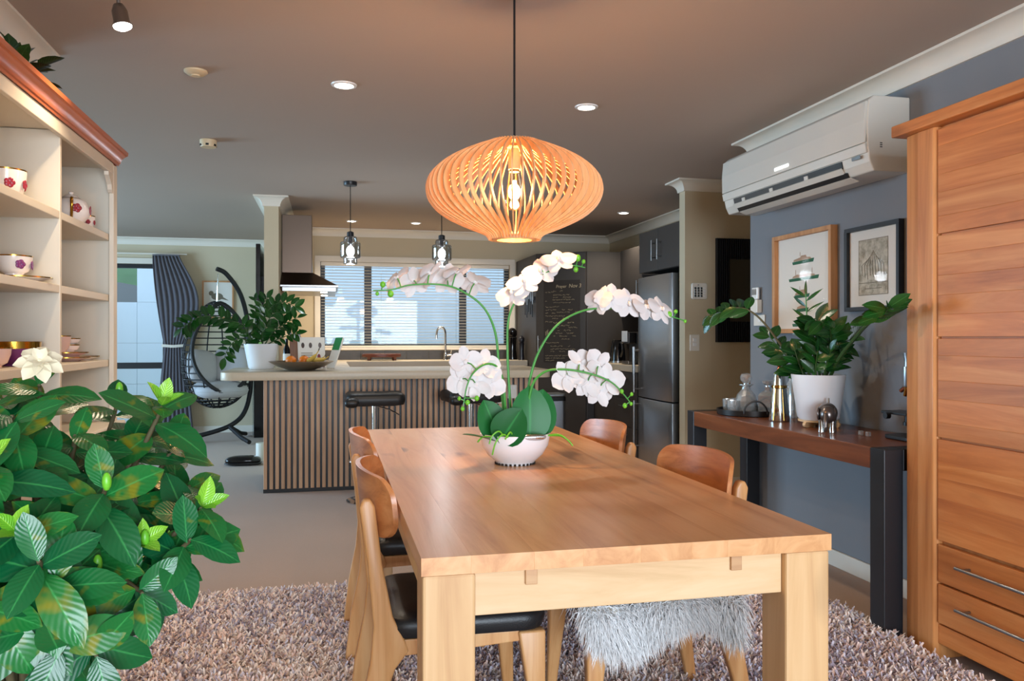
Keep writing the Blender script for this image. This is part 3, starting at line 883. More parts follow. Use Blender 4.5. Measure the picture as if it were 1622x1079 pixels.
for k in range(3):
    part('side_vent', G().box(2.395, 2.407, AY0 - 0.001, AY0 + 0.004, 2.03 + k * 0.009, 2.034 + k * 0.009), M['black_plastic'], ac, W=True)
# ------------------------------------------------------------------ breakfast bar
BX0, BX1, BY = -0.49, 1.66, 6.38
bar = thing('breakfast_bar', 'breakfast bar front clad in upright timber slats', 'bar', ((BX0 + BX1) / 2, BY, 0))
part('body', G().box(BX0 + 0.004, BX1 - 0.004, BY + 0.024, 7.0, 0.0, 0.868), M['charcoal_cabinet'], bar, W=True)
part('felt_backing', G().box(BX0 + 0.002, BX1 - 0.002, BY + 0.014, BY + 0.023, 0.02, 0.868), M['black_plastic'], bar, W=True)
part('kickboard', G().box(BX0, BX1, BY + 0.004, BY + 0.013, 0.0, 0.03), M['black_plastic'], bar, W=True)
sm = to_mesh('slat', G().box(-0.0130, 0.0130, -0.0125, 0.0125, 0.0, 0.835), M['slat_wood'], bev=0.0015, seg=1)
nsl = 50
for i in range(nsl):
    x = BX0 + 0.016 + (BX1 - BX0 - 0.032) * i / (nsl - 1)
    link('slat', sm, bar, (x - bar.location[0], 0.001, 0.031))
po = part('power_point', G().box(1.40, 1.475, BY - 0.022, BY - 0.0125, 0.69, 0.80), M['white_plastic'], bar, W=True, bev=0.003)
for k in (0, 1):
    link('switch', to_mesh('switch', G().box(1.415 + k * 0.028, 1.43 + k * 0.028, BY - 0.026, BY - 0.022, 0.765, 0.785), M['gloss_white'], off=bar.location, bev=0.001), po)
part('power_point', G().box(1.315, 1.385, BY - 0.022, BY - 0.0125, 0.65, 0.76), M['white_plastic'], bar, W=True, bev=0.003)
bt = rrect(-0.77, 1.70, 6.08, 7.06, 0.10, 8, (1, 1, 0, 0))
single('bar_benchtop', G().prism(bt, 'z', 0.87, 0.93), M['benchtop'], 'cream laminate benchtop of the breakfast bar with rounded corner', 'benchtop', (0.46, 6.5, 0.87), bev=0.004, smooth=40)

# stove counter under the range hood and sink counter under the window
def counter(name, label, x0, x1, y0, y1, face, ndoors):
    r = thing(name, label, 'kitchen cabinet', ((x0 + x1) / 2, (y0 + y1) / 2, 0))
    part('body', G().box(x0, x1, y0, y1, 0.1, 0.868), M['charcoal_cabinet'], r, W=True)
    part('plinth', G().box(x0 + 0.04, x1 - 0.04, y0 + 0.04, y1 - 0.0, 0, 0.1), M['black_plastic'], r, W=True)
    for i in range(ndoors):
        if face == 'y':
            a = x0 + (x1 - x0) * i / ndoors; b = x0 + (x1 - x0) * (i + 1) / ndoors
            d = part('door', G().box(a + 0.002, b - 0.002, y0 - 0.018, y0, 0.105, 0.865), M['charcoal_cabinet'], r, W=True, bev=0.002)
            h = G().tube([(b - 0.05, y0 - 0.045, 0.6), (b - 0.05, y0 - 0.045, 0.78)], 0.005, 8).tube([(b - 0.05, y0 - 0.045, 0.62), (b - 0.05, y0 - 0.018, 0.62)], 0.004, 6).tube([(b - 0.05, y0 - 0.045, 0.76), (b - 0.05, y0 - 0.018, 0.76)], 0.004, 6)
        else:
            a = y0 + (y1 - y0) * i / ndoors; b = y0 + (y1 - y0) * (i + 1) / ndoors
            d = part('door', G().box(x1, x1 + 0.018, a + 0.002, b - 0.002, 0.105, 0.865), M['charcoal_cabinet'], r, W=True, bev=0.002)
            h = G().tube([(x1 + 0.045, b - 0.05, 0.6), (x1 + 0.045, b - 0.05, 0.78)], 0.005, 8).tube([(x1 + 0.045, b - 0.05, 0.62), (x1 + 0.018, b - 0.05, 0.62)], 0.004, 6)
        link('handle', to_mesh('handle', h, M['steel'], smooth=50, off=r.location), d)
    return r
counter('stove_counter', 'charcoal base cabinet under the range hood', -0.428, 0.15, 7.08, 8.60, 'x', 2)
counter('sink_counter', 'charcoal base cabinet under the kitchen window', -0.428, 2.13, 8.68, 9.255, 'y', 4)
single('stove_benchtop', G().prism(rrect(-0.428, 0.17, 7.062, 8.648, 0.005, 2), 'z', 0.87, 0.93), M['benchtop'], 'cream benchtop beneath the range hood', 'benchtop', (-0.13, 7.9, 0.87), bev=0.003)
single('sink_benchtop', G().prism([(-0.428, 8.65), (2.13, 8.65), (2.13, 9.258), (-0.428, 9.258)], 'z', 0.87, 0.93), M['benchtop'], 'cream benchtop below the kitchen window with the tap', 'benchtop', (0.85, 8.95, 0.87), bev=0.003)
sp = thing('splashback', 'dark grey tiled splashback strip between sink bench and window sill', 'splashback', (0.85, 9.25, 0.932))
for i in range(10):
    a = -0.42 + 2.55 * i / 10
    part('tile', G().box(a + 0.001, a + 0.254, 9.248, 9.258, 0.932, 1.035), M['splashback'], sp, W=True, bev=0.0015)
# tap
tp = thing('kitchen_tap', 'chrome gooseneck kitchen tap in front of the window', 'tap', (1.27, 9.02, 0.93))
arc = [(1.27, 9.02, 0.95), (1.27, 9.02, 1.22)]
for k in range(1, 11):
    a = PI * k / 10
    arc.append((1.27 - 0.05 + 0.05 * math.cos(a), 9.02 - 0.01 * math.sin(a), 1.22 + 0.08 * math.sin(a)))
arc.append((1.168, 9.02, 1.165))
part('spout', G().tube(arc, 0.012, 12), M['chrome'], tp, smooth=50, W=True)
part('base', G().lathe([(0.0001, 0.932), (0.026, 0.932), (0.026, 0.945), (0.020, 0.955), (0.020, 1.01), (0.0001, 1.012)], (1.27, 9.02, 0), 16), M['chrome'], tp, smooth=40, W=True)
part('lever', G().tube([(1.285, 9.02, 0.985), (1.34, 9.015, 0.99)], [0.016, 0.013], 10).tube([(1.325, 9.015, 0.99), (1.335, 9.0, 1.04)], 0.005, 8), M['chrome'], tp, smooth=50, W=True)
# red-brown trivet board
rb = thing('serving_board', 'dark red wooden serving board with feet on the sink bench', 'board', (0.555, 8.92, 0.932))
part('board', G().lathe([(0.0001, 0.968), (0.20, 0.968), (0.21, 0.975), (0.21, 1.0), (0.20, 1.005), (0.0001, 0.998)], (0.0, 0.0, 0), 28).xf(Matrix.Translation((0.555, 8.92, 0)) @ Matrix.Diagonal((1, 0.6, 1, 1))), M['jarrah'], rb, smooth=40, W=True)
for x in (0.42, 0.69):
    for y in (8.86, 8.98):
        part('foot', G().lathe([(0.0001, 0.932), (0.018, 0.932), (0.024, 0.968), (0.0001, 0.968)], (x, y, 0), 10), M['jarrah'], rb, smooth=40, W=True)

# range hood
hd = thing('range_hood', 'stainless steel canopy range hood with square chimney', 'range hood', (-0.18, 7.9, 1.6))
part('chimney', G().box(-0.428, -0.16, 7.72, 8.02, 1.76, 2.315), M['hood_steel'], hd, W=True, bev=0.003)
def frustum(a, b):
    (x0, x1, y0, y1, z0), (X0, X1, Y0, Y1, Z1) = a, b
    return G().add([(x0, y0, z0), (x1, y0, z0), (x1, y1, z0), (x0, y1, z0), (X0, Y0, Z1), (X1, Y0, Z1), (X1, Y1, Z1), (X0, Y1, Z1)],
                   [(0, 3, 2, 1), (4, 5, 6, 7), (0, 1, 5, 4), (1, 2, 6, 5), (2, 3, 7, 6), (3, 0, 4, 7)])
part('canopy', frustum((-0.428, 0.07, 7.42, 8.32, 1.65), (-0.428, -0.15, 7.70, 8.04, 1.78)), M['hood_steel'], hd, W=True)
part('lip', G().box(-0.428, 0.075, 7.415, 8.325, 1.632, 1.6495), M['steel'], hd, W=True, bev=0.002)
part('underside_housing', G().box(-0.41, 0.055, 7.435, 8.305, 1.595, 1.6315), M['steel'], hd, W=True, bev=0.002)
for y in (7.6, 8.14):
    part('hood_lamp', G().lathe([(0.0001, 1.590), (0.03, 1.590), (0.03, 1.5955), (0.0001, 1.5955)], (-0.05, y, 0), 14), M['lamp_white'], hd, W=True)

# ------------------------------------------------------------------ corner pantry with chalkboard door
PT = 2.07
pn = thing('corner_pantry', 'charcoal corner pantry with a chalkboard list on its angled door', 'pantry', (2.6, 8.5, 0))
foot = [(2.14, 9.255), (2.14, 8.32), (2.59, 7.95), (3.295, 7.95), (3.295, 9.255)]
part('carcass', G().prism(foot, 'z', 0.0, PT), M['charcoal_cabinet'], pn, W=True, bev=0.003)
A = Vector((2.14, 8.32, 0)); B = Vector((2.59, 7.95, 0)); tdir = (B - A).normalized(); nrm = Vector((tdir.y, -tdir.x, 0))
if nrm.y > 0: nrm = -nrm
LD = (B - A).length
def panel(u0, u1, z0, z1, d0, d1):
    """a slab on the angled door plane"""
    v = []
    for d in (d0, d1):
        for u, z in ((u0, z0), (u1, z0), (u1, z1), (u0, z1)):
            p = A + tdir * u + nrm * d
            v.append((p.x, p.y, z))
    return G().add(v, [(0, 1, 2, 3), (7, 6, 5, 4), (0, 4, 5, 1), (1, 5, 6, 2), (2, 6, 7, 3), (3, 7, 4, 0)])
dd = part('door', panel(0.012, LD - 0.012, 0.1, PT - 0.01, 0.001, 0.02), M['charcoal_cabinet'], pn, W=True, bev=0.002)
def sub(name, g, mat, par, root, **k):
    return link(name, to_mesh(name, g, mat, off=root.location, **k), par)
cbd = sub('chalkboard', panel(0.10, LD - 0.07, 0.92, 1.78, 0.0205, 0.023), M['chalkboard'], dd, pn)
hh = G()
for z in (1.0, 1.16):
    a = A + tdir * 0.045 + nrm * 0.02; b = A + tdir * 0.045 + nrm * 0.05
    hh.tube([(a.x, a.y, z), (b.x, b.y, z)], 0.004, 6)
b = A + tdir * 0.045 + nrm * 0.05
hh.tube([(b.x, b.y, 0.98), (b.x, b.y, 1.2)], 0.005, 8)
sub('handle', hh, M['steel'], dd, pn, smooth=50)
# handwriting: heading in letters, the list below in chalk strokes
def chalk_text(body, u, z, size):
    cu = bpy.data.curves.new('chalk_heading', 'FONT'); cu.body = body; cu.size = size; cu.extrude = 0.0005; cu.shear = 0.15
    tmp = bpy.data.objects.new('tmp_text', cu); C.objects.link(tmp)
    bpy.context.view_layer.update()
    me = bpy.data.meshes.new_from_object(tmp.evaluated_get(bpy.context.evaluated_depsgraph_get()))
    bpy.data.objects.remove(tmp); bpy.data.curves.remove(cu)
    me.materials.clear(); me.materials.append(M['chalk'])
    p = A + tdir * u + nrm * 0.0245
    link('chalk_heading', me, dd, (p.x - pn.location[0], p.y - pn.location[1], z), (PI / 2, 0, math.atan2(tdir.y, tdir.x)))
chalk_text('Prayer', 0.24, 1.70, 0.045)
chalk_text('Nov 3', 0.385, 1.70, 0.055)
random.seed(21)
lines = [(0.12, 0.22, 1.655), (0.21, 0.30, 1.665), (0.21, 0.42, 1.625), (0.21, 0.41, 1.600), (0.12, 0.17, 1.565), (0.20, 0.44, 1.575), (0.21, 0.40, 1.545), (0.12, 0.28, 1.50),
         (0.12, 0.40, 1.47), (0.12, 0.22, 1.435), (0.25, 0.47, 1.445), (0.12, 0.34, 1.405), (0.20, 0.38, 1.38), (0.12, 0.18, 1.345), (0.21, 0.44, 1.335), (0.21, 0.40, 1.305), (0.21, 0.45, 1.285),
         (0.21, 0.45, 1.255), (0.24, 0.44, 1.225), (0.21, 0.44, 1.195), (0.22, 0.40, 1.165), (0.12, 0.33, 1.125), (0.18, 0.38, 1.09), (0.18, 0.46, 1.06), (0.18, 0.40, 1.035), (0.12, 0.36, 0.99), (0.12, 0.34, 0.965), (0.12, 0.26, 0.94)]
cg = G()
for u0, u1, z in lines:
    u = u0
    while u < u1:
        wl = random.uniform(0.018, 0.05)
        if random.random() < 0.82:
            pts = []
            k = int(wl / 0.0035)
            for q in range(k + 1):
                p = A + tdir * min(u + wl * q / k, LD - 0.08) + nrm * 0.0242
                pts.append((p.x, p.y, z + random.uniform(-0.0065, 0.0085) + 0.01 * (u - u0) * (random.random() - 0.3)))
            cg.tube(pts, 0.0011, 3)
        u += wl + 0.008
for k in range(3):
    p = A + tdir * (0.125 + 0.012 * k) + nrm * 0.0242
    cg.tube([(p.x, p.y, 1.20 + 0.01 * k), (p.x, p.y, 1.245 + 0.01 * k)], 0.0022, 4)
cw = sub('chalk_handwriting', cg, M['chalk'], dd, pn); cw['kind'] = 'stuff'
# knives on the pantry's side
kr = thing('knife_rack', 'black knife rack with knives on the pantry side beside the window', 'knife rack', (2.139, 8.5, 1.5))
part('rack_bar', G().box(2.118, 2.1385, 8.34, 8.75, 1.58, 1.62), M['black_plastic'], kr, W=True, bev=0.003)
for i, y in enumerate((8.38, 8.46, 8.54, 8.62, 8.70)):
    z0 = 1.40 + 0.03 * (i % 3)
    part('knife', G().prism([(y - 0.012, z0 + 0.14), (y + 0.012, z0 + 0.14), (y + 0.010, 1.72), (y, 1.79), (y - 0.012, 1.72)], 'x', 2.115, 2.1175), M['steel'], kr, W=True)
    part('knife_handle', G().box(2.108, 2.1175, y - 0.011, y + 0.011, z0, z0 + 0.14), M['black_plastic'], kr, W=True, bev=0.003)
# mills on the sink bench
def mill(name, label, x, y, h, mat, r, prof=None):
    m = thing(name, label, 'pepper mill' if h < 0.34 else 'canister', (x, y, 0.932))
    part('body', G().lathe([(0.0001, 0), (r, 0), (r, 0.03), (r * 0.8, h * 0.3), (r * 0.85, h * 0.6), (r, h * 0.7), (0.0001, h * 0.7)], n=18), mat, m, smooth=40)
    part('head', G().lathe([(0.0001, h * 0.702), (r * 0.7, h * 0.702), (r, h * 0.78), (r, h * 0.9), (r * 0.5, h * 0.98), (0.0001, h)], n=18), mat, m, smooth=40)
    return m
mill('tall_black_canister', 'tall black canister beside the pantry on the sink bench', 2.03, 8.98, 0.36, M['black_gloss'], 0.055)
mill('pepper_mill', 'dark blue black pepper mill beside the pantry', 2.085, 8.76, 0.27, M['dark_mill'], 0.035)

# ------------------------------------------------------------------ fridge and the cabinets around it
fr = thing('fridge', 'tall stainless steel fridge freezer with bar handles', 'fridge', (2.98, 6.36, 0))
FY0, FY1, FX = 5.99, 6.72, 2.66
part('body', G().box(FX + 0.06, 3.28, FY0 + 0.005, FY1 - 0.005, 0.02, 1.70), M['charcoal_cabinet'], fr, W=True, bev=0.004)
def bowed(z0, z1):
    v = []; n = 10
    for zz in (z0, z1):
        for k in range(n + 1):
            y = FY0 + (FY1 - FY0) * k / n
            v.append((FX - 0.018 * (1 - ((k / n - 0.5) * 2) ** 2), y, zz))
        v.append((FX + 0.055, FY1, zz)); v.append((FX + 0.055, FY0, zz))
    m = n + 3
    f = [tuple(range(m - 1, -1, -1)), tuple(range(m, 2 * m))] + [(i, (i + 1) % m, m + (i + 1) % m, m + i) for i in range(m)]
    return G().add(v, f)
for z0, z1 in ((0.665, 1.70), (0.08, 0.655)):
    d = part('fridge_door', bowed(z0, z1), M['fridge_steel'], fr, W=True, bev=0.004, smooth=40)
    ha, hb = (0.70, 1.10) if z0 > 0.5 else (0.20, 0.63)
    yh = FY1 - 0.035
    h = G().tube([(FX - 0.055, yh, ha), (FX - 0.055, yh, hb)], 0.013, 10).tube([(FX - 0.055, yh, ha + 0.03), (FX + 0.0, yh, ha + 0.03)], 0.009, 8).tube([(FX - 0.055, yh, hb - 0.03), (FX + 0.0, yh, hb - 0.03)], 0.009, 8)
    sub('handle', h, M['steel'], d, fr, smooth=50)
part('grille', G().box(FX + 0.03, FX + 0.06, FY0 + 0.01, FY1 - 0.01, 0.02, 0.075), M['black_plastic'], fr, W=True)

def upper(name, label, x0, y0, y1, z0, z1, hz):
    r = thing(name, label, 'kitchen cabinet', (x0 + 0.2, (y0 + y1) / 2, z0))
    part('carcass', G().box(x0 + 0.02, 3.295, y0, y1, z0, z1), M['charcoal_cabinet'], r, W=True)
    ym = (y0 + y1) / 2
    for a, b, s in ((y0, ym, 1), (ym, y1, -1)):
        d = part('door', G().box(x0, x0 + 0.019, a + 0.002, b - 0.002, z0 + 0.002, z1 - 0.002), M['charcoal_cabinet'], r, W=True, bev=0.002)
        yh = ym - s * 0.06
        h = G().tube([(x0 - 0.035, yh, hz[0]), (x0 - 0.035, yh, hz[1])], 0.006, 10)
        for z in (hz[0] + 0.025, hz[1] - 0.025): h.tube([(x0 - 0.035, yh, z), (x0, yh, z)], 0.005, 8)
        sub('handle', h, M['steel'], d, r, smooth=50)
    return r
upper('fridge_top_cabinet', 'charcoal two door cabinet above the fridge', 2.68, 5.905, 6.745, 1.745, 2.10, (1.83, 2.0))
upper('wall_cabinet', 'charcoal two door wall cabinet between fridge and pantry', 2.95, 6.75, 7.945, 1.46, 2.08, (1.55, 1.74))
part_r = thing('drawer_cabinet', 'charcoal drawer cabinet beside the fridge', 'kitchen cabinet', (2.98, 7.35, 0))
part('body', G().box(2.68, 3.295, 6.75, 7.94, 0.1, 0.868), M['charcoal_cabinet'], part_r, W=True)
part('plinth', G().box(2.73, 3.295, 6.75, 7.94, 0.0, 0.1), M['black_plastic'], part_r, W=True)
part('end_panel', G().box(2.70, 3.295, 6.728, 6.748, 0.0, 1.74), M['charcoal_cabinet'], part_r, W=True)
for y0, y1 in ((6.752, 7.34), (7.344, 7.936)):
    for z0, z1 in ((0.105, 0.36), (0.364, 0.62), (0.624, 0.865)):
        d = part('drawer', G().box(2.66, 2.679, y0, y1, z0, z1), M['charcoal_cabinet'], part_r, W=True, bev=0.002)
        yc = (y0 + y1) / 2; zc = z1 - 0.07
        h = G().tube([(2.63, yc - 0.09, zc), (2.63, yc + 0.09, zc)], 0.006, 8)
        for y in (yc - 0.06, yc + 0.06): h.tube([(2.63, y, zc), (2.66, y, zc)], 0.004, 6)
        sub('handle', h, M['steel'], d, part_r, smooth=50)
single('side_benchtop', G().box(2.645, 3.297, 6.752, 7.945, 0.87, 0.93), M['benchtop'], 'cream benchtop beside the fridge with the kettle', 'benchtop', (2.97, 7.35, 0.87), bev=0.004)
single('side_splashback', G().box(3.286, 3.298, 6.75, 7.945, 0.932, 1.455), M['splashback'], 'dark splashback behind the kettle beside the fridge', 'splashback', (3.29, 7.35, 0.932))
ke = thing('kettle', 'black kettle with steel base beside the fridge', 'kettle', (2.80, 7.62, 0.932))
part('power_base', G().lathe([(0.0001, 0), (0.085, 0), (0.085, 0.018), (0.0001, 0.018)], n=20), M['steel'], ke, smooth=40)
part('body', G().lathe([(0.0001, 0.02), (0.078, 0.02), (0.072, 0.12), (0.058, 0.21), (0.05, 0.225), (0.0001, 0.225)], n=20), M['black_gloss'], ke, smooth=40)
part('handle', G().tube(spline([(0.0, -0.06, 0.2), (0.0, -0.12, 0.19), (0.0, -0.13, 0.12), (0, -0.08, 0.06)], 5), 0.011, 8), M['black_plastic'], ke, smooth=60)
part('spout', G().tube([(0, 0.055, 0.16), (0, 0.085, 0.2)], [0.02, 0.012], 8), M['black_gloss'], ke, smooth=60)
cm = thing('coffee_machine', 'black coffee machine with a white front beside the fridge', 'coffee machine', (2.84, 7.18, 0.932))
part('body', G().box(-0.05, 0.2, -0.11, 0.11, 0, 0.30), M['black_plastic'], cm, bev=0.012)
part('head', G().box(-0.13, -0.051, -0.09, 0.09, 0.19, 0.30), M['black_plastic'], cm, bev=0.01)
part('drip_tray', G().box(-0.13, -0.051, -0.09, 0.09, 0, 0.03), M['steel'], cm, bev=0.004)
part('front_plate', G().box(-0.137, -0.131, -0.07, 0.07, 0.21, 0.31), M['gloss_white'], cm, bev=0.002)
# stainless bin in front of the pantry
bn = thing('rubbish_bin', 'dark stainless rubbish bin in front of the pantry', 'bin', (2.10, 7.72, 0))
part('bin_body', G().prism(rrect(-0.16, 0.16, -0.13, 0.13, 0.04, 5), 'z', 0.0, 0.56), M['fridge_steel'], bn, smooth=40)
part('bin_rim', G().prism(rrect(-0.163, 0.163, -0.133, 0.133, 0.04, 5), 'z', 0.561, 0.60), M['black_plastic'], bn, smooth=40)
part('bin_lid', G().prism(rrect(-0.16, 0.16, -0.13, 0.13, 0.04, 5), 'z', 0.601, 0.63), M['fridge_steel'], bn, bev=0.01, smooth=40)

# ------------------------------------------------------------------ bar stools
def make_stool(label):
    r = thing('bar_stool', label, 'bar stool', (0, 0, 0), 0, 'black bar stools at the breakfast bar')
    v = []; f = []
    lv = [(-0.055, 0.80), (-0.05, 0.95), (-0.02, 1.0), (0.015, 0.98), (0.03, 0.90), (0.034, 0.6), (0.034, 0.0001)]
    ring = rrect(-0.21, 0.21, -0.19, 0.19, 0.06, 5); n = len(ring)
    for z, s in lv:
        for x, y in ring: v.append((x * s, y * s, 0.745 + z + 0.02 * (abs(x) / 0.21) ** 2 * 0.5))
    for i in range(len(lv) - 1):
        for k in range(n): f.append((i * n + k, i * n + (k + 1) % n, (i + 1) * n + (k + 1) % n, (i + 1) * n + k))
    f.append(tuple(range(n - 1, -1, -1)))
    part('seat', G().add(v, f), M['black_leather'], r, smooth=60)
    part('low_back', G().pillow((-0.17, -0.20, 0.725), 0.05, 0.06, 0.035), M['black_leather'], r, smooth=180)
    part('column', G().lathe([(0.0001, 0.03), (0.032, 0.03), (0.032, 0.42), (0.022, 0.421), (0.022, 0.688), (0.0001, 0.688)], n=18), M['chrome'], r, smooth=40)
    part('base_plate', G().lathe([(0.0001, 0.0), (0.205, 0.0), (0.205, 0.008), (0.12, 0.02), (0.04, 0.045), (0.0001, 0.045)], n=36), M['chrome'], r, smooth=40)
    pts = [(0.19 * math.cos(a), -0.03 - 0.16 * math.sin(a), 0.30) for a in [PI * k / 14 for k in range(15)]]
    part('footrest', G().tube([(0.0, 0, 0.30), (0.19, -0.03, 0.30)][:1] + pts + [(0.0, 0, 0.30)], 0.010, 8), M['chrome'], r, smooth=60)
    part('lever', G().tube([(0.02, -0.05, 0.685), (0.1, -0.09, 0.665), (0.17, -0.11, 0.625)], 0.005, 6), M['chrome'], r, smooth=60)
    return r
st = make_stool('black padded bar stool at the left part of the breakfast bar')
st.location = (0.32, 5.93, 0)
dup(st, (1.04, 6.0, 0), 0.12, 'black padded bar stool behind the orchid bowl')

# ------------------------------------------------------------------ things on the bar
fb = thing('fruit_bowl', 'wide brushed metal fruit bowl on the bar', 'bowl', (-0.21, 6.36, 0.931))
part('bowl_shell', G().lathe([(0.0001, 0.0), (0.07, 0.0), (0.10, 0.004), (0.18, 0.032), (0.24, 0.066), (0.243, 0.070), (0.238, 0.071), (0.17, 0.04), (0.09, 0.014), (0.0001, 0.012)], n=40), M['steel_bowl'], fb, smooth=60)
def orange(x, y, lab):
    o = thing('orange', lab, 'orange', (x, y, 0.975), 0, 'oranges in the fruit bowl')
    part('peel', G().ell((0, 0, 0.030), (0.04, 0.04, 0.038), 18, 12), M['orange_fruit'], o, smooth=180)
    part('stem_end', G().lathe([(0.0001, 0.066), (0.005, 0.067), (0.004, 0.070), (0.0001, 0.070)], n=8), M['stem_dark'], o)
    return o
orange(-0.285, 6.33, 'left orange in the metal fruit bowl')
orange(-0.19, 6.39, 'right orange in the metal fruit bowl, beside the bananas')
for i, (x, y, rz, lab) in enumerate(((-0.125, 6.30, 0.5, 'upright banana next to the oranges in the fruit bowl'), (-0.07, 6.38, 0.2, 'middle banana lying in the fruit bowl'), (-0.10, 6.46, -0.15, 'banana lying at the back right of the fruit bowl'))):
    b = thing('banana', lab, 'banana', (x, y, 0.985), rz, 'bananas in the fruit bowl')
    tilt = 0.75 if i == 0 else 0.18
    pts = []; rr = []
    for k in range(11):
        tt = k / 10; a = -0.9 + 1.8 * tt
        px = 0.085 * math.sin(a); pz = 0.05 * (1 - math.cos(a))
        pts.append((px * math.cos(tilt), 0, 0.01 + px * math.sin(tilt) * 0.8 + pz + (0.03 if i == 0 else 0.012)))
        rr.append(0.004 + 0.014 * math.sin(min(1, tt * 1.15 + 0.08) * PI) ** 0.5 if 0 < k < 10 else 0.004)
    part('skin', G().tube(pts, rr, 8), M['banana_skin'], b, smooth=60)
    part('stalk', G().tube([pts[-1], (pts[-1][0] + 0.008, 0, pts[-1][2] + 0.02)], 0.004, 6), M['branch'], b)
# open cookbook on a wire stand
ck = thing('cookbook', 'open cookbook with printed pages propped up behind the fruit bowl', 'book', (-0.03, 6.72, 0.932), 0.0)
tl = math.radians(22)
def leaned(u0, u1, h0, h1, t0, t1, yaw, o=(0, 0)):
    Mx = Matrix.Translation((o[0], o[1], 0.0)) @ Matrix.Rotation(yaw, 4, 'Z') @ Matrix.Rotation(-tl, 4, 'X')
    return G().box(u0, u1, t0, t1, h0, h1).xf(Mx)
part('left_page', leaned(-0.215, 0.0, 0.004, 0.272, 0.0, 0.012, 0.10), M['paper_white'], ck, bev=0.002)
part('right_page', leaned(0.0, 0.10, 0.004, 0.272, 0.0, 0.012, -0.9), M['paper_white'], ck, bev=0.002)
part('printed_picture', leaned(0.003, 0.09, 0.16, 0.268, -0.0015, 0.0, -0.9), M['cover_green'], ck)
part('printed_picture', leaned(-0.03, -0.008, 0.01, 0.05, -0.0015, 0.0, 0.10), M['cover_maroon'], ck)
for (u, h) in ((-0.175, 0.20), (-0.115, 0.20), (-0.04, 0.20), (-0.05, 0.10)):
    part('printed_picture', G().lathe([(0.0001, -0.0012), (0.016, -0.0012), (0.016, 0.0)], n=14, axis='y').xf(Matrix.Rotation(0.10, 4, 'Z') @ Matrix.Rotation(-tl, 4, 'X') @ Matrix.Translation((u, 0, h)) @ Matrix.Diagonal((0.8, 1, 1.5, 1))), M['pewter'] if h > 0.15 else M['cover_maroon'], ck)
for k in range(6):
    part('printed_line', leaned(-0.19, -0.10, 0.04 + 0.018 * k, 0.045 + 0.018 * k, -0.001, 0.0, 0.10), M['engraving_ink'], ck)
bs = G()
for x in (-0.17, -0.03): bs.tube([(x, -0.03, 0.003), (x, 0.0, 0.002), (x, 0.13, 0.003), (x, 0.125, 0.2)], 0.003, 6)
part('wire_stand', bs, M['steel'], ck)
# knife block behind
kb = thing('knife_block', 'wooden knife block with steel and black handles beside the range hood', 'knife block', (-0.27, 7.35, 0.932))
part('block', G().prism([(-0.07, 0), (0.07, 0), (0.05, 0.18), (-0.07, 0.25)], 'y', -0.05, 0.05), M['block_wood'], kb, bev=0.004)
for i, (x, y) in enumerate(((-0.05, -0.03), (-0.05, 0.02), (-0.01, -0.02), (-0.01, 0.03), (0.03, 0.0))):
    z = 0.245 - 0.58 * (x + 0.07)
    part('knife_handle', G().tube([(x, y, z), (x - 0.03 + 0.06 * (i % 2), y, z + 0.11)], [0.011, 0.012], 8), M['steel'] if i % 2 == 0 else M['black_plastic'], kb, smooth=50)
bo = thing('oil_bottle', 'dark glass oil bottle beside the knife block', 'bottle', (-0.36, 7.20, 0.932))
part('glass', G().lathe([(0.0001, 0), (0.03, 0), (0.03, 0.14), (0.012, 0.19), (0.012, 0.24), (0.0001, 0.24)], n=16), M['black_gloss'], bo, smooth=40)
part('paper_label', G().lathe([(0.0306, 0.04), (0.0306, 0.11)], n=16), M['paper_white'], bo, smooth=60, solid=False)

# ------------------------------------------------------------------ ceiling lights
def downlight(x, y, label, power=16, col=(1.0, 0.86, 0.68)):
    r = thing('downlight', label, 'downlight', (x, y, CEIL), 0, 'recessed ceiling downlights')
    part('trim_ring', G().lathe([(0.048, -0.0005), (0.062, -0.0005), (0.060, -0.006), (0.046, -0.008), (0.044, -0.004)], n=28), M['gloss_white'], r, smooth=40, solid=False)
    part('lens', G().lathe([(0.0001, -0.0045), (0.046, -0.0045), (0.046, -0.0005)], n=24), M['lamp_white'], r, solid=False)
    d = bpy.data.lights.new('downlight_beam', 'SPOT'); d.energy = power; d.color = col; d.spot_size = 2.3; d.spot_blend = 0.8; d.shadow_soft_size = 0.04
    o = bpy.data.objects.new('downlight_beam', d); C.objects.link(o); o.parent = r; o.location = (0, 0, -0.03)
    return r
DL = [(0.068, 3.977, 'downlight in the ceiling left of the big wooden pendant'), (1.323, 4.075, 'downlight in the ceiling right of the big wooden pendant'),
      (0.226, 8.6, 'kitchen downlight behind the left glass pendant'), (0.894, 8.6, 'kitchen downlight between the two glass pendants'), (1.493, 8.65, 'kitchen downlight just left below the wooden pendant'), (2.80, 7.45, 'kitchen downlight near the fridge')]
for x, y, l in DL: downlight(x, y, l, 40 if y < 5 else 48)
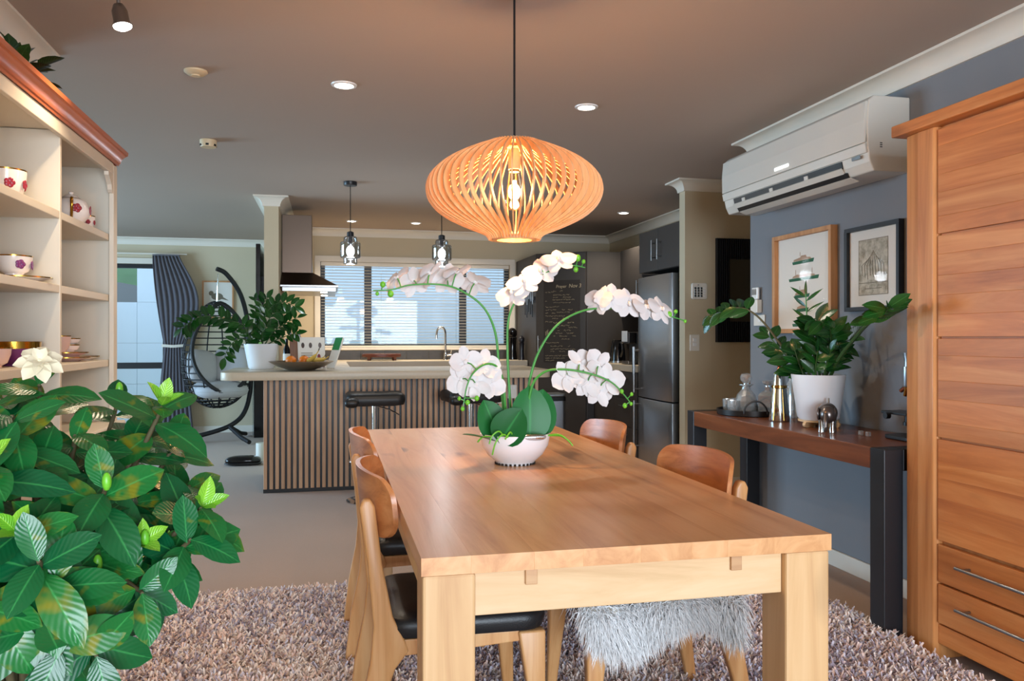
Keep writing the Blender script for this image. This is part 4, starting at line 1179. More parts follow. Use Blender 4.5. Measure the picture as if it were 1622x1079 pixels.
for x, y, l in ((-0.73, 5.28, 'cream smoke detector with dark vents on the ceiling, nearer the bar'), (-0.596, 3.919, 'flat cream ceiling sensor near the spotlight')):
    r = thing('smoke_detector', l, 'smoke detector', (x, y, CEIL))
    if y > 5:
        part('housing', G().lathe([(0.0001, -0.045), (0.045, -0.045), (0.05, -0.03), (0.05, -0.001), (0.0001, -0.001)], n=24), M['detector_cream'], r, smooth=40)
        for a in range(6):
            part('vent', G().box(-0.009, 0.009, -0.004, 0.004, -0.006, 0.006).xf(Matrix.Rotation(a * PI / 3, 4, 'Z') @ Matrix.Translation((0, -0.046, -0.034))), M['black_plastic'], r)
    else:
        part('housing', G().lathe([(0.0001, -0.02), (0.035, -0.02), (0.052, -0.008), (0.052, -0.001), (0.0001, -0.001)], n=24), M['detector_cream'], r, smooth=40)
        part('cap', G().lathe([(0.0001, -0.026), (0.02, -0.026), (0.02, -0.0205), (0.0001, -0.0205)], n=16), M['detector_cream'], r, smooth=40)
# adjustable spotlight, top left
sl_ = thing('spotlight', 'brushed metal ceiling spotlight with lit bulb at the upper left', 'spotlight', (-0.655, 2.78, CEIL))
part('ceiling_plate', G().lathe([(0.0001, -0.02), (0.045, -0.02), (0.05, -0.001), (0.0001, -0.001)], n=20), M['steel'], sl_, smooth=40)
part('arm', G().tube([(0, 0, -0.02), (0, 0, -0.165)], 0.006, 8), M['steel'], sl_)
tm = Matrix.Translation((0, 0, -0.16)) @ Matrix.Rotation(-0.12, 4, 'X') @ Matrix.Rotation(-0.2, 4, 'Y')
part('lamp_head', G().lathe([(0.006, 0.0), (0.016, -0.004), (0.024, -0.025), (0.024, -0.06), (0.030, -0.072), (0.030, -0.076), (0.024, -0.074)], n=20).xf(tm), M['steel'], sl_, smooth=50, solid=False)
part('bulb', G().lathe([(0.0001, -0.084), (0.018, -0.083), (0.027, -0.077), (0.027, -0.074)], n=20).xf(tm), M['lamp_white'], sl_, smooth=60, solid=False)
d = bpy.data.lights.new('spotlight_beam', 'SPOT'); d.energy = 22; d.color = (1, 0.78, 0.54); d.spot_size = 1.9; d.spot_blend = 0.8; d.shadow_soft_size = 0.025
o = bpy.data.objects.new('spotlight_beam', d); C.objects.link(o); o.parent = sl_; o.location = (0.02, -0.05, -0.27); o.rotation_euler = (-0.1, 0.1, 0)

# ------------------------------------------------------------------ smoked glass pendants over the bar
def glass_pendant(label):
    r = thing('glass_pendant', label, 'pendant lamp', (0, 0, CEIL), 0, 'smoked glass pendants over the bar')
    part('canopy', G().lathe([(0.0001, -0.03), (0.05, -0.03), (0.052, -0.027), (0.052, -0.001), (0.0001, -0.001)], n=24), M['black_metal'], r, smooth=40)
    part('cord', G().tube([(0, 0, -0.03), (0, 0, -0.385)], 0.0035, 6), M['black_plastic'], r)
    part('cap', G().lathe([(0.0001, -0.385), (0.012, -0.388), (0.026, -0.395), (0.027, -0.428), (0.0001, -0.428)], n=18), M['black_metal'], r, smooth=40)
    part('glass_shade', G().lathe([(0.030, -0.425), (0.048, -0.432), (0.053, -0.445), (0.053, -0.468), (0.072, -0.472), (0.079, -0.480), (0.079, -0.585), (0.072, -0.596), (0.055, -0.600), (0.053, -0.606), (0.053, -0.645)], n=32), M['smoke_glass'], r, smooth=40, solid=False)
    part('bulb', G().lathe([(0.0001, -0.585), (0.016, -0.581), (0.028, -0.565), (0.032, -0.543), (0.027, -0.520), (0.014, -0.503), (0.0001, -0.500)], n=18), M['bulb_white'], r, smooth=60)
    part('lamp_holder', G().lathe([(0.0001, -0.4995), (0.013, -0.4995), (0.015, -0.43), (0.0001, -0.43)], n=14), M['black_metal'], r, smooth=40)
    d = bpy.data.lights.new('pendant_glow', 'POINT'); d.energy = 5; d.color = (0.85, 0.93, 1.0); d.shadow_soft_size = 0.05
    o = bpy.data.objects.new('pendant_glow', d); C.objects.link(o); o.parent = r; o.location = (0, 0, -0.66)
    return r
gp = glass_pendant('left smoked glass pendant lamp hanging over the bar')
gp.location = (0.159, 6.45, CEIL)
r2 = dup(gp, (0.885, 6.50, CEIL), 0, 'right smoked glass pendant lamp over the bar, behind the orchid')

# ------------------------------------------------------------------ big slatted plywood pendant over the table
LX, LY = 0.618, 2.70
bp_ = thing('wooden_pendant', 'large round pendant lamp of bent plywood ribs with a glowing filament bulb', 'pendant lamp', (LX, LY, CEIL))
def zz(v): return (1.18 + (535 - v) / 467.0) - CEIL
prof = [(0.078, 223.5), (0.086, 227), (0.135, 236), (0.188, 247), (0.232, 258.5), (0.263, 270), (0.284, 282), (0.2925, 294), (0.292, 304), (0.284, 315), (0.266, 326), (0.236, 337), (0.195, 347), (0.150, 356), (0.110, 363.5), (0.089, 369.5), (0.080, 377)]
pts = [(r, zz(v)) for r, v in prof]
sp_ = spline([(r, 0, z) for r, z in pts], 2)
cen = []
for i, p in enumerate(sp_):
    a = sp_[max(0, i - 1)]; b = sp_[min(len(sp_) - 1, i + 1)]
    tx, tz = b.x - a.x, b.z - a.z
    ln = math.hypot(tx, tz); nx, nz = -tz / ln, tx / ln
    cen.append((p.x, p.z, nx, nz))
v = []; f = []
hw, ht = 0.0105, 0.0021
for x, z, nx, nz in cen:
    for s in (1, -1):
        for y in (-ht, ht):
            v.append((x + nx * hw * s, y, z + nz * hw * s))
for i in range(len(cen) - 1):
    a = i * 4; b = a + 4
    f += [(a, a + 1, b + 1, b), (a + 3, a + 2, b + 2, b + 3), (a + 1, a + 3, b + 3, b + 1), (a + 2, a, b, b + 2)]
f += [(0, 2, 3, 1), (len(v) - 4, len(v) - 3, len(v) - 1, len(v) - 2)]
rm = to_mesh('rib', G().add(v, f), M['lamp_ply'])
NR = 54
for k in range(NR):
    link('rib', rm, bp_, (0, 0, 0), (0, 0, 2 * PI * (k + 0.35) / NR))
zt, zb = zz(223), zz(376.5)
part('top_ring', G().lathe([(0.0001, zt - 0.004), (0.070, zt - 0.004), (0.070, zt + 0.006), (0.0001, zt + 0.006)], n=40), M['lamp_ply'], bp_, smooth=40)
part('bottom_ring', G().lathe([(0.060, zb - 0.006), (0.076, zb - 0.006), (0.076, zb + 0.008), (0.060, zb + 0.008), (0.060, zb - 0.006)], n=40), M['lamp_ply'], bp_, smooth=40)
part('cord', G().tube([(0, 0, -0.02), (0, 0, zt + 0.006)], 0.004, 8), M['black_plastic'], bp_)
part('ceiling_rose', G().lathe([(0.0001, -0.03), (0.05, -0.028), (0.052, -0.001), (0.0001, -0.001)], n=24), M['black_plastic'], bp_, smooth=40)
part('lamp_holder', G().lathe([(0.0001, zz(232)), (0.012, zz(232)), (0.021, zz(239)), (0.021, zz(266)), (0.0001, zz(266))], n=20), M['lamp_ply'], bp_, smooth=40)
part('socket', G().lathe([(0.0001, zz(266.2)), (0.017, zz(266.2)), (0.017, zz(270)), (0.0001, zz(270))], n=18), M['branch'], bp_, smooth=40)
bl = part('bulb', G().lathe([(0.015, zz(270)), (0.020, zz(280)), (0.028, zz(296)), (0.035, zz(312)), (0.033, zz(322)), (0.020, zz(330)), (0.004, zz(332.5))], n=24), M['bulb_glass'], bp_, smooth=60, solid=False)
fg = G()
for k in range(8):
    a = 2 * PI * k / 8
    fg.tube([(0.006 * math.cos(a), 0.006 * math.sin(a), zz(284)), (0.011 * math.cos(a), 0.011 * math.sin(a), zz(312))], 0.0013, 5)
link('filament', to_mesh('filament', fg, M['filament']), bl)
d = bpy.data.lights.new('filament_glow', 'POINT'); d.energy = 25; d.color = (1.0, 0.64, 0.36); d.shadow_soft_size = 0.03
o = bpy.data.objects.new('filament_glow', d); C.objects.link(o); o.parent = bp_; o.location = (0, 0, zz(300))
# ------------------------------------------------------------------ leaf meshes
def leaf_mesh(name, mat, wfun, nl=7, nw=4, fold=0.25, bend=0.25, wave=0.0, tipdrop=0.0, seed=0):
    """unit-length leaf along +x, z up; uv = (across -1..1, along 0..1)"""
    r = random.Random(seed)
    v = []; f = []; uv = []
    ph = r.uniform(0, 6)
    for i in range(nl + 1):
        t = i / nl
        w_ = wfun(t)
        for j in range(nw + 1):
            s = -1 + 2 * j / nw
            z = fold * abs(s) * w_ - bend * t * t + wave * math.sin(t * 9 + ph + (2 if s > 0 else 0)) * abs(s) * w_
            v.append((t, s * w_, z)); uv.append((s, t))
    for i in range(nl):
        for j in range(nw):
            a = i * (nw + 1) + j
            f.append((a, a + nw + 1, a + nw + 2, a + 1))
    me = bpy.data.meshes.new(name)
    me.from_pydata(v, [], f)
    lay = me.uv_layers.new(name='UVMap')
    for lp in me.loops: lay.data[lp.index].uv = uv[lp.vertex_index]
    me.polygons.foreach_set('use_smooth', [True] * len(me.polygons))
    me.materials.append(mat)
    return me
def w_obovate(t): return 0.262 * (math.sin(PI * min(1, t ** 0.85)) ** 0.72) * (0.72 + 0.42 * t) if 0 < t < 1 else 0.004
def w_oval(t): return 0.25 * math.sin(PI * t ** 0.9) ** 0.8 if 0 < t < 1 else 0.004
def w_round(t): return 0.33 * math.sin(PI * t ** 0.8) ** 0.55 if 0 < t < 1 else 0.01
def w_petal(t): return 0.56 * math.sin(PI * (0.06 + 0.94 * t) ** 0.95) ** 0.55 if t < 1 else 0.03
def w_sepal(t): return 0.36 * math.sin(PI * (0.08 + 0.92 * t)) ** 0.5 if t < 1 else 0.02
def w_narrow(t): return 0.09 * math.sin(PI * t ** 0.8) if 0 < t < 1 else 0.003
GL = [leaf_mesh('leaf', M['gardenia_leaf'], w_obovate, 7, 4, 0.10, b, 0.06, seed=i) for i, b in enumerate((0.10, 0.22, 0.34, 0.05, 0.28))]
GY = [leaf_mesh('young_leaf', M['gardenia_young'], w_oval, 6, 4, 0.35, b, 0.05, seed=i + 9) for i, b in enumerate((0.02, 0.15))]
ZL = [leaf_mesh('leaf', M['zz_leaf'], w_oval, 6, 2, 0.25, b, 0.0, seed=i) for i, b in enumerate((0.05, 0.18))]
ZN = [leaf_mesh('leaf', M['zz_leaf'], w_narrow, 5, 2, 0.2, 0.1, 0.0)]
IV = [leaf_mesh('leaf', M['ivy_leaf'], w_round, 5, 2, 0.2, 0.2, 0.0)]
PET = leaf_mesh('petal', M['petal_white'], w_petal, 6, 6, -0.22, 0.16)
SEP = leaf_mesh('sepal', M['petal_white'], w_sepal, 6, 4, -0.25, 0.20)
GPT = leaf_mesh('petal', M['gardenia_petal'], w_sepal, 5, 4, 0.35, 0.3)
OLF = leaf_mesh('leaf', M['orchid_leaf'], w_round, 9, 4, 0.12, 0.12)

# ------------------------------------------------------------------ orchid bowl on the table
OX, OY, OZ = 0.618, 2.69, 0.7505
orc = thing('orchid_arrangement', 'white orchid with five arching flower sprays in a round white bowl on the table', 'potted orchid', (OX, OY, OZ))
part('bowl', G().lathe([(0.0001, 0.004), (0.064, 0.0), (0.067, 0.008), (0.070, 0.012), (0.095, 0.034), (0.113, 0.065), (0.119, 0.098), (0.1195, 0.104), (0.1165, 0.105), (0.110, 0.07), (0.09, 0.04), (0.0001, 0.03)], n=48), M['white_ceramic'], orc, smooth=50)
for k in range(28):
    a = 2 * PI * k / 28
    part('foot_notch', G().box(-0.0035, 0.0035, -0.003, 0.003, 0.0005, 0.007).xf(Matrix.Rotation(a, 4, 'Z') @ Matrix.Translation((0, -0.0665, 0))), M['soil'], orc)
part('moss', G().lathe([(0.0001, 0.094), (0.06, 0.092), (0.1135, 0.084), (0.10, 0.06), (0.0001, 0.06)], n=28), M['soil'], orc, smooth=60)
stems = {
 'A': [(0.585, 2.70, 0.84), (0.574, 2.68, 0.955), (0.559, 2.67, 1.062), (0.544, 2.66, 1.191), (0.505, 2.65, 1.276), (0.44, 2.65, 1.328), (0.366, 2.64, 1.353), (0.261, 2.64, 1.352), (0.198, 2.64, 1.336), (0.137, 2.64, 1.332)],
 'B': [(0.615, 2.72, 0.84), (0.603, 2.70, 0.955), (0.594, 2.70, 1.126), (0.600, 2.70, 1.255), (0.650, 2.70, 1.342), (0.738, 2.70, 1.408), (0.817, 2.70, 1.431), (0.872, 2.70, 1.425)],
 'C': [(0.645, 2.70, 0.84), (0.662, 2.68, 1.008), (0.694, 2.67, 1.126), (0.759, 2.66, 1.223), (0.85, 2.66, 1.272), (0.942, 2.66, 1.281), (1.059, 2.65, 1.270), (1.154, 2.65, 1.258), (1.231, 2.65, 1.238)],
 'D': [(0.59, 2.68, 0.84), (0.574, 2.65, 0.96), (0.563, 2.64, 1.044), (0.536, 2.61, 1.086), (0.493, 2.585, 1.093), (0.451, 2.565, 1.066), (0.430, 2.56, 1.025), (0.420, 2.56, 0.973)],
 'E': [(0.65, 2.66, 0.84), (0.660, 2.64, 1.0), (0.698, 2.62, 1.062), (0.764, 2.59, 1.074), (0.853, 2.565, 1.058), (0.921, 2.56, 1.029), (0.966, 2.56, 0.985), (0.985, 2.56, 0.962)],
}
SPL = {}
for k, P in stems.items():
    pts = spline(P, 6); SPL[k] = pts
    n = len(pts)
    part('flower_stem', G().tube(pts, [0.0052 - 0.0032 * i / (n - 1) for i in range(n)], 7), M['stem_green'], orc, smooth=80, W=True)
def on_stem(k, p):
    return min(SPL[k], key=lambda q: (q - Vector(p)).length)
random.seed(31)
lipm = to_mesh('flower', G().ell((0, 0, 0), (0.008, 0.010, 0.010), 8, 6).ell((0.010, 0, -0.008), (0.008, 0.006, 0.010), 8, 5), M['petal_white'], smooth=60)
def orchid_flower(k, p, face, size, roll=0.0):
    """flower centre p, facing direction; petals fan in the plane across it"""
    fl = link('flower', lipm, orc)
    orient(fl, Vector(p) - Vector(orc.location), face, (0, 0, 1), 1.0, roll=roll)
    for ang, me, s in ((PI * 0.5, SEP, 0.92), (PI * 0.04, PET, 1.0), (PI * 0.96, PET, 1.0), (-PI * 0.30, SEP, 0.95), (-PI * 0.70, SEP, 0.95)):
        pt = link('petal', me, fl)
        d = Vector((random.uniform(-0.10, 0.22), math.cos(ang + random.uniform(-.08, .08)), math.sin(ang + random.uniform(-.08, .08))))
        orient(pt, d.normalized() * 0.004 + Vector((0.002 if me is PET else -0.002, 0, 0)), d, (1, 0, 0), size * s)
    q = on_stem(k, p)
    if (q - Vector(p)).length > 0.02:
        mid = (q + Vector(p)) / 2 + Vector((0, 0, 0.006))
        part('pedicel', G().tube([q, mid, Vector(p)], 0.0022, 5), M['stem_green'], orc, smooth=80, W=True)
for p, fc in (((0.213, 2.66, 1.378), (-0.5, 0.35, 0.45)), ((0.272, 2.69, 1.368), (-0.2, 0.8, 0.25)), ((0.322, 2.66, 1.392), (-0.45, 0.35, 0.5)), ((0.385, 2.69, 1.378), (0.15, 0.8, 0.30)), ((0.412, 2.65, 1.398), (-0.35, 0.3, 0.65)), ((0.478, 2.68, 1.366), (0.25, 0.5, 0.62))):
    orchid_flower('A', p, fc, 0.056, random.uniform(-.4, .4))
for p, fc in (((0.612, 2.71, 1.335), (-0.45, -0.6, 0.6)), ((0.652, 2.70, 1.376), (-0.3, -0.6, 0.65)), ((0.712, 2.71, 1.414), (-0.25, -0.65, 0.65)), ((0.775, 2.70, 1.452), (-0.15, -0.6, 0.7))):
    orchid_flower('B', p, fc, 0.062, random.uniform(-.4, .4))
for p, fc in (((0.905, 2.66, 1.312), (-0.75, -0.45, 0.45)), ((0.948, 2.64, 1.318), (-0.1, -0.8, 0.35)), ((1.008, 2.64, 1.300), (0.1, -0.85, 0.35)), ((1.075, 2.64, 1.288), (0.25, -0.7, 0.5)), ((1.130, 2.64, 1.282), (0.35, -0.7, 0.5))):
    orchid_flower('C', p, fc, 0.058, random.uniform(-.3, .3))
for p in ((0.432, 2.60, 1.100), (0.492, 2.605, 1.092), (0.418, 2.595, 1.045), (0.512, 2.60, 1.035), (0.466, 2.60, 1.030), (0.500, 2.615, 1.060)):
    orchid_flower('D', p, (random.uniform(-.25, .25), 0.9, random.uniform(-0.35, 0.0)), 0.056, random.uniform(-1, 1))
for p in ((0.775, 2.60, 1.050), (0.822, 2.605, 1.092), (0.888, 2.605, 1.086), (0.918, 2.60, 1.034), (0.848, 2.60, 1.030), (0.885, 2.60, 1.000), (0.84, 2.615, 1.065)):
    orchid_flower('E', p, (random.uniform(-.25, .25), 0.9, random.uniform(-0.35, 0.0)), 0.058, random.uniform(-1, 1))
for k, lst in {'A': ((0.168, 2.64, 1.352, .009), (0.150, 2.64, 1.322, .006), (0.193, 2.64, 1.322, .010)), 'B': ((0.845, 2.70, 1.458, .011), (0.866, 2.70, 1.446, .007), (0.838, 2.70, 1.418, .009)),
               'C': ((1.165, 2.65, 1.262, .010), (1.190, 2.65, 1.272, .007), (1.225, 2.65, 1.238, .006)), 'D': ((0.432, 2.56, 0.972, .008), (0.405, 2.56, 0.985, .006), (0.416, 2.56, 0.952, .007), (0.462, 2.56, 0.985, .008)),
               'E': ((0.966, 2.56, 0.952, .008), (0.990, 2.56, 0.990, .006), (0.988, 2.56, 0.958, .006), (0.955, 2.56, 1.00, .007))}.items():
    for x, y, z, r in lst:
        part('bud', G().ell((x, y, z), (r, r, r * 1.15), 10, 8), M['bud_green'], orc, smooth=180, W=True)
        q = on_stem(k, (x, y, z)); part('bud_stalk', G().tube([q, Vector((x, y, z))], 0.0018, 5), M['stem_green'], orc, W=True)
for p, d, up, s, sy in (((0.655, 2.63, 0.832), (0.02, -0.02, 1), (0, -1, 0.0), 0.185, 0.215), ((0.685, 2.68, 0.835), (0.17, 0.0, 1), (-0.3, -1, 0), 0.17, 0.19), ((0.560, 2.66, 0.835), (-0.35, 0.0, 0.9), (0, -1, 0.3), 0.145, 0.165),
                        ((0.545, 2.60, 0.832), (0.42, -0.2, 0.75), (-0.2, -1, 0.4), 0.135, 0.185), ((0.535, 2.62, 0.836), (-0.9, -0.2, 0.35), (0, 0, 1), 0.12, 0.12)):
    o = link('leaf', OLF, orc); orient(o, Vector(p) - orc.location, d, up, s, sy)
for P in ([(0.56, 2.60, 0.845), (0.54, 2.575, 0.875), (0.515, 2.57, 0.862), (0.505, 2.57, 0.835)], [(0.58, 2.59, 0.845), (0.55, 2.57, 0.865), (0.525, 2.565, 0.84), (0.515, 2.57, 0.80)], [(0.70, 2.64, 0.845), (0.745, 2.60, 0.857), (0.775, 2.585, 0.838), (0.79, 2.58, 0.82)],
          [(0.53, 2.63, 0.85), (0.49, 2.60, 0.855), (0.47, 2.59, 0.84)], [(0.71, 2.66, 0.845), (0.76, 2.63, 0.848), (0.79, 2.615, 0.83)], [(0.59, 2.60, 0.85), (0.575, 2.57, 0.872), (0.555, 2.56, 0.85)]):
    part('aerial_root', G().tube(spline(P, 4), 0.0028, 5), M['bud_green'], orc, smooth=80, W=True)
pk = thing('wrapped_packet', 'small clear wrapped packet lying on the soil of the orchid bowl', 'packet', (0.655, 2.585, 0.852))
part('wrapper', G().pillow((0, 0, 0), 0.045, 0.016, 0.012, 0.6, 14, 8), M['clear_film'], pk, smooth=50)
part('twist', G().prism([(-0.045, 0), (-0.065, 0.014), (-0.062, -0.008)], 'y', -0.006, 0.006), M['clear_film'], pk)
part('inner_tube', G().tube([(-0.03, 0, 0), (0.035, 0, 0)], 0.007, 8), M['silver_metal'], pk, smooth=60)

# ------------------------------------------------------------------ plants with pinnate glossy leaves
def zz_stem(root, P, n0, n1, size, r0=0.006, leaves=12, taper=True, mesh=ZL, spread=0.9, updir=(-0.45, -0.75, 0.5), stemmat='stem_dark'):
    """P world points; leaves sit alternately left and right between the fractions n0..n1"""
    pts = spline(P, 6); n = len(pts)
    part('stem', G().tube(pts, [r0 * (1 - 0.65 * i / (n - 1)) for i in range(n)], 6), M[stemmat], root, smooth=80, W=True)
    for k in range(leaves):
        tt = n0 + (n1 - n0) * k / max(1, leaves - 1)
        i = min(n - 2, int(tt * (n - 1)))
        p = pts[i]; t = (pts[i + 1] - pts[max(0, i - 1)]).normalized()
        side = t.cross(Vector(updir))
        if side.length < 0.15: side = t.cross(Vector((0.3, 1, 0)))
        side.normalize()
        s = 1 if k % 2 else -1
        d = t * (1 - spread * 0.55) + side * s * spread + Vector((random.uniform(-.2, .2), random.uniform(-.2, .2), random.uniform(-.05, .3)))
        if k == leaves - 1: d = t
        o = link('leaf', mesh[k % len(mesh)], root)
        orient(o, p - Vector(root.location), d, Vector(updir) + Vector((random.uniform(-.4, .4), random.uniform(-.4, .4), 0)), 1.32 * size * random.uniform(0.8, 1.1) * (1 - (0.25 * tt if taper else 0)))

def planter(root, r_top, r_bot, h, z0=0.0):
    part('pot', G().lathe([(0.0001, z0), (r_bot * 0.9, z0), (r_bot, z0 + 0.012), (r_top, z0 + h), (r_top * 0.95, z0 + h), (r_top * 0.93, z0 + h * 0.85), (0.0001, z0 + h * 0.85)], n=36), M['white_ceramic'], root, smooth=40)
    part('soil', G().lathe([(0.0001, z0 + h * 0.875), (r_top * 0.92, z0 + h * 0.87), (0.0001, z0 + h * 0.855)], n=24), M['soil'], root)

random.seed(41)
ZX, ZY, ZZ0 = 2.335, 3.53, 0.746
st_ = thing('plant_stand', 'pale wooden plant stand with three rounded feet on the console', 'plant stand', (ZX, ZY, ZZ0))
part('stand_ring', G().lathe([(0.05, 0.026), (0.095, 0.026), (0.095, 0.034), (0.05, 0.034), (0.05, 0.026)], n=28), M['stand_wood'], st_, smooth=40)
for a in (3.45, 4.35, 5.35, 1.2):
    part('foot', G().prism(rrect(-0.045, 0.03, 0, 0.026, 0.012, 4), 'y', -0.008, 0.008).xf(Matrix.Rotation(a, 4, 'Z') @ Matrix.Translation((0.075, 0, 0)) @ Matrix.Rotation(0.0, 4, 'Y')), M['stand_wood'], st_, smooth=40)
zp = thing('potted_plant', 'leafy dark green plant in a white pot on the console table', 'potted plant', (ZX, ZY, ZZ0 + 0.0345))
planter(zp, 0.128, 0.098, 0.22)
b0 = (ZX, ZY, 0.96)
Z_ = 0.96
# long brown stem reaching left, upright feathery stem, arching right stem, short bushy ones
zz_stem(zp, [(ZX - 0.03, ZY + 0.02, Z_), (2.28, 3.72, 1.10), (2.24, 3.86, 1.25), (2.21, 3.97, 1.325), (2.19, 4.10, 1.345), (2.17, 4.22, 1.32), (2.15, 4.32, 1.29)], 0.5, 1.0, 0.084, 0.007, 14, False, spread=0.8, stemmat='branch')
zz_stem(zp, [(ZX - 0.02, ZY, Z_), (2.30, 3.66, 1.03), (2.27, 3.78, 1.13), (2.25, 3.86, 1.20)], 0.3, 1.0, 0.10, 0.006, 10, spread=0.9)
zz_stem(zp, [(ZX, ZY + 0.03, Z_), (2.32, 3.57, 1.1), (2.31, 3.585, 1.25), (2.305, 3.59, 1.40)], 0.25, 1.0, 0.075, 0.007, 16, False, ZN, 1.0, (-1, -0.6, 0.2), 'stem_green')
zz_stem(zp, [(ZX + 0.03, ZY - 0.03, Z_), (2.33, 3.36, 1.08), (2.27, 3.14, 1.19), (2.13, 2.87, 1.24), (2.04, 2.67, 1.27), (2.0, 2.59, 1.29)], 0.64, 1.0, 0.074, 0.011, 12, False, spread=0.9)
zz_stem(zp, [(ZX + 0.02, ZY - 0.02, Z_), (2.34, 3.47, 1.06), (2.33, 3.42, 1.16), (2.29, 3.37, 1.22)], 0.25, 1.0, 0.10, 0.007, 12, spread=0.9)
zz_stem(zp, [(ZX, ZY - 0.02, Z_), (2.31, 3.50, 1.08), (2.29, 3.48, 1.19), (2.26, 3.43, 1.255), (2.25, 3.36, 1.25)], 0.3, 1.0, 0.10, 0.007, 13, spread=0.9)
zz_stem(zp, [(ZX - 0.02, ZY + 0.0, Z_), (2.28, 3.60, 1.02), (2.24, 3.66, 1.09), (2.22, 3.70, 1.12)], 0.2, 1.0, 0.095, 0.006, 10, spread=0.9)
zz_stem(zp, [(ZX + 0.03, ZY + 0.02, Z_), (2.38, 3.52, 1.07), (2.40, 3.45, 1.15), (2.41, 3.38, 1.17)], 0.2, 1.0, 0.095, 0.006, 10, spread=0.9)
for k in range(6):
    a = random.uniform(0, 6.28); rr = random.uniform(0.02, 0.08)
    x, y = ZX + rr * math.cos(a), ZY + rr * math.sin(a)
    zz_stem(zp, [(x, y, Z_), (x + 0.03 * math.cos(a), y + 0.04 * math.sin(a), Z_ + 0.08), (x + 0.05 * math.cos(a), y + 0.09 * math.sin(a), Z_ + 0.16)], 0.35, 1.0, 0.075, 0.006, 6, spread=0.9)
part('plant_tag', G().prism(rrect(-0.016, 0.016, 0, 0.07, 0.012, 4), 'y', -0.001, 0.001).xf(Matrix.Translation((-0.065, 0.06, 0.18))), M['gloss_white'], zp)

# plant on the bar
random.seed(43)
BPX, BPY = -0.53, 6.72
zb_ = thing('potted_plant', 'bushy dark green plant in a white pot on the end of the bar', 'potted plant', (BPX, BPY, 0.931))
planter(zb_, 0.135, 0.10, 0.20)
Zb = 1.115
for P, n0, s, lv in (
    ([(-0.54, 6.5, Zb), (-0.66, 6.46, 1.24), (-0.80, 6.44, 1.33), (-0.93, 6.43, 1.345), (-1.03, 6.43, 1.30), (-1.10, 6.43, 1.24)], 0.25, 0.095, 22),
    ([(-0.55, 6.5, Zb), (-0.64, 6.42, 1.17), (-0.70, 6.38, 1.15), (-0.75, 6.36, 1.08), (-0.77, 6.36, 1.02)], 0.3, 0.085, 12),
    ([(-0.56, 6.55, Zb), (-0.56, 6.56, 1.3), (-0.555, 6.56, 1.5)], 0.15, 0.06, 16),
    ([(-0.50, 6.5, Zb), (-0.49, 6.46, 1.3), (-0.43, 6.44, 1.42), (-0.33, 6.43, 1.46), (-0.24, 6.42, 1.42)], 0.3, 0.09, 18),
    ([(-0.49, 6.52, Zb), (-0.42, 6.5, 1.22), (-0.33, 6.48, 1.29), (-0.22, 6.47, 1.345)], 0.25, 0.085, 14),
    ([(-0.48, 6.52, Zb), (-0.40, 6.5, 1.16), (-0.30, 6.49, 1.20), (-0.24, 6.48, 1.215)], 0.25, 0.08, 11),
    ([(-0.50, 6.5, Zb), (-0.48, 6.46, 1.25), (-0.42, 6.42, 1.36), (-0.36, 6.40, 1.38)], 0.2, 0.085, 13),
    ([(-0.53, 6.52, Zb), (-0.53, 6.5, 1.27), (-0.50, 6.48, 1.42), (-0.46, 6.47, 1.5)], 0.2, 0.08, 14),
    ([(-0.51, 6.52, Zb), (-0.50, 6.44, 1.2), (-0.46, 6.40, 1.27)], 0.2, 0.08, 10),
    ([(-0.54, 6.52, Zb), (-0.60, 6.46, 1.2), (-0.64, 6.44, 1.28), (-0.72, 6.42, 1.31)], 0.2, 0.085, 12)):
    P = [(x_ - 0.02, y_ + 0.2, z_) for x_, y_, z_ in P]
    zz_stem(zb_, P, n0, 1.0, s * 0.85, 0.006, lv, False, spread=0.95, updir=(0.1, -0.85, 0.45))
part('plant_tag', G().prism(rrect(-0.012, 0.012, 0, 0.05, 0.01, 4), 'y', -0.001, 0.001).xf(Matrix.Translation((-0.02, -0.09, 0.17)) @ Matrix.Rotation(0.5, 4, 'Y')), M['bud_green'], zb_)

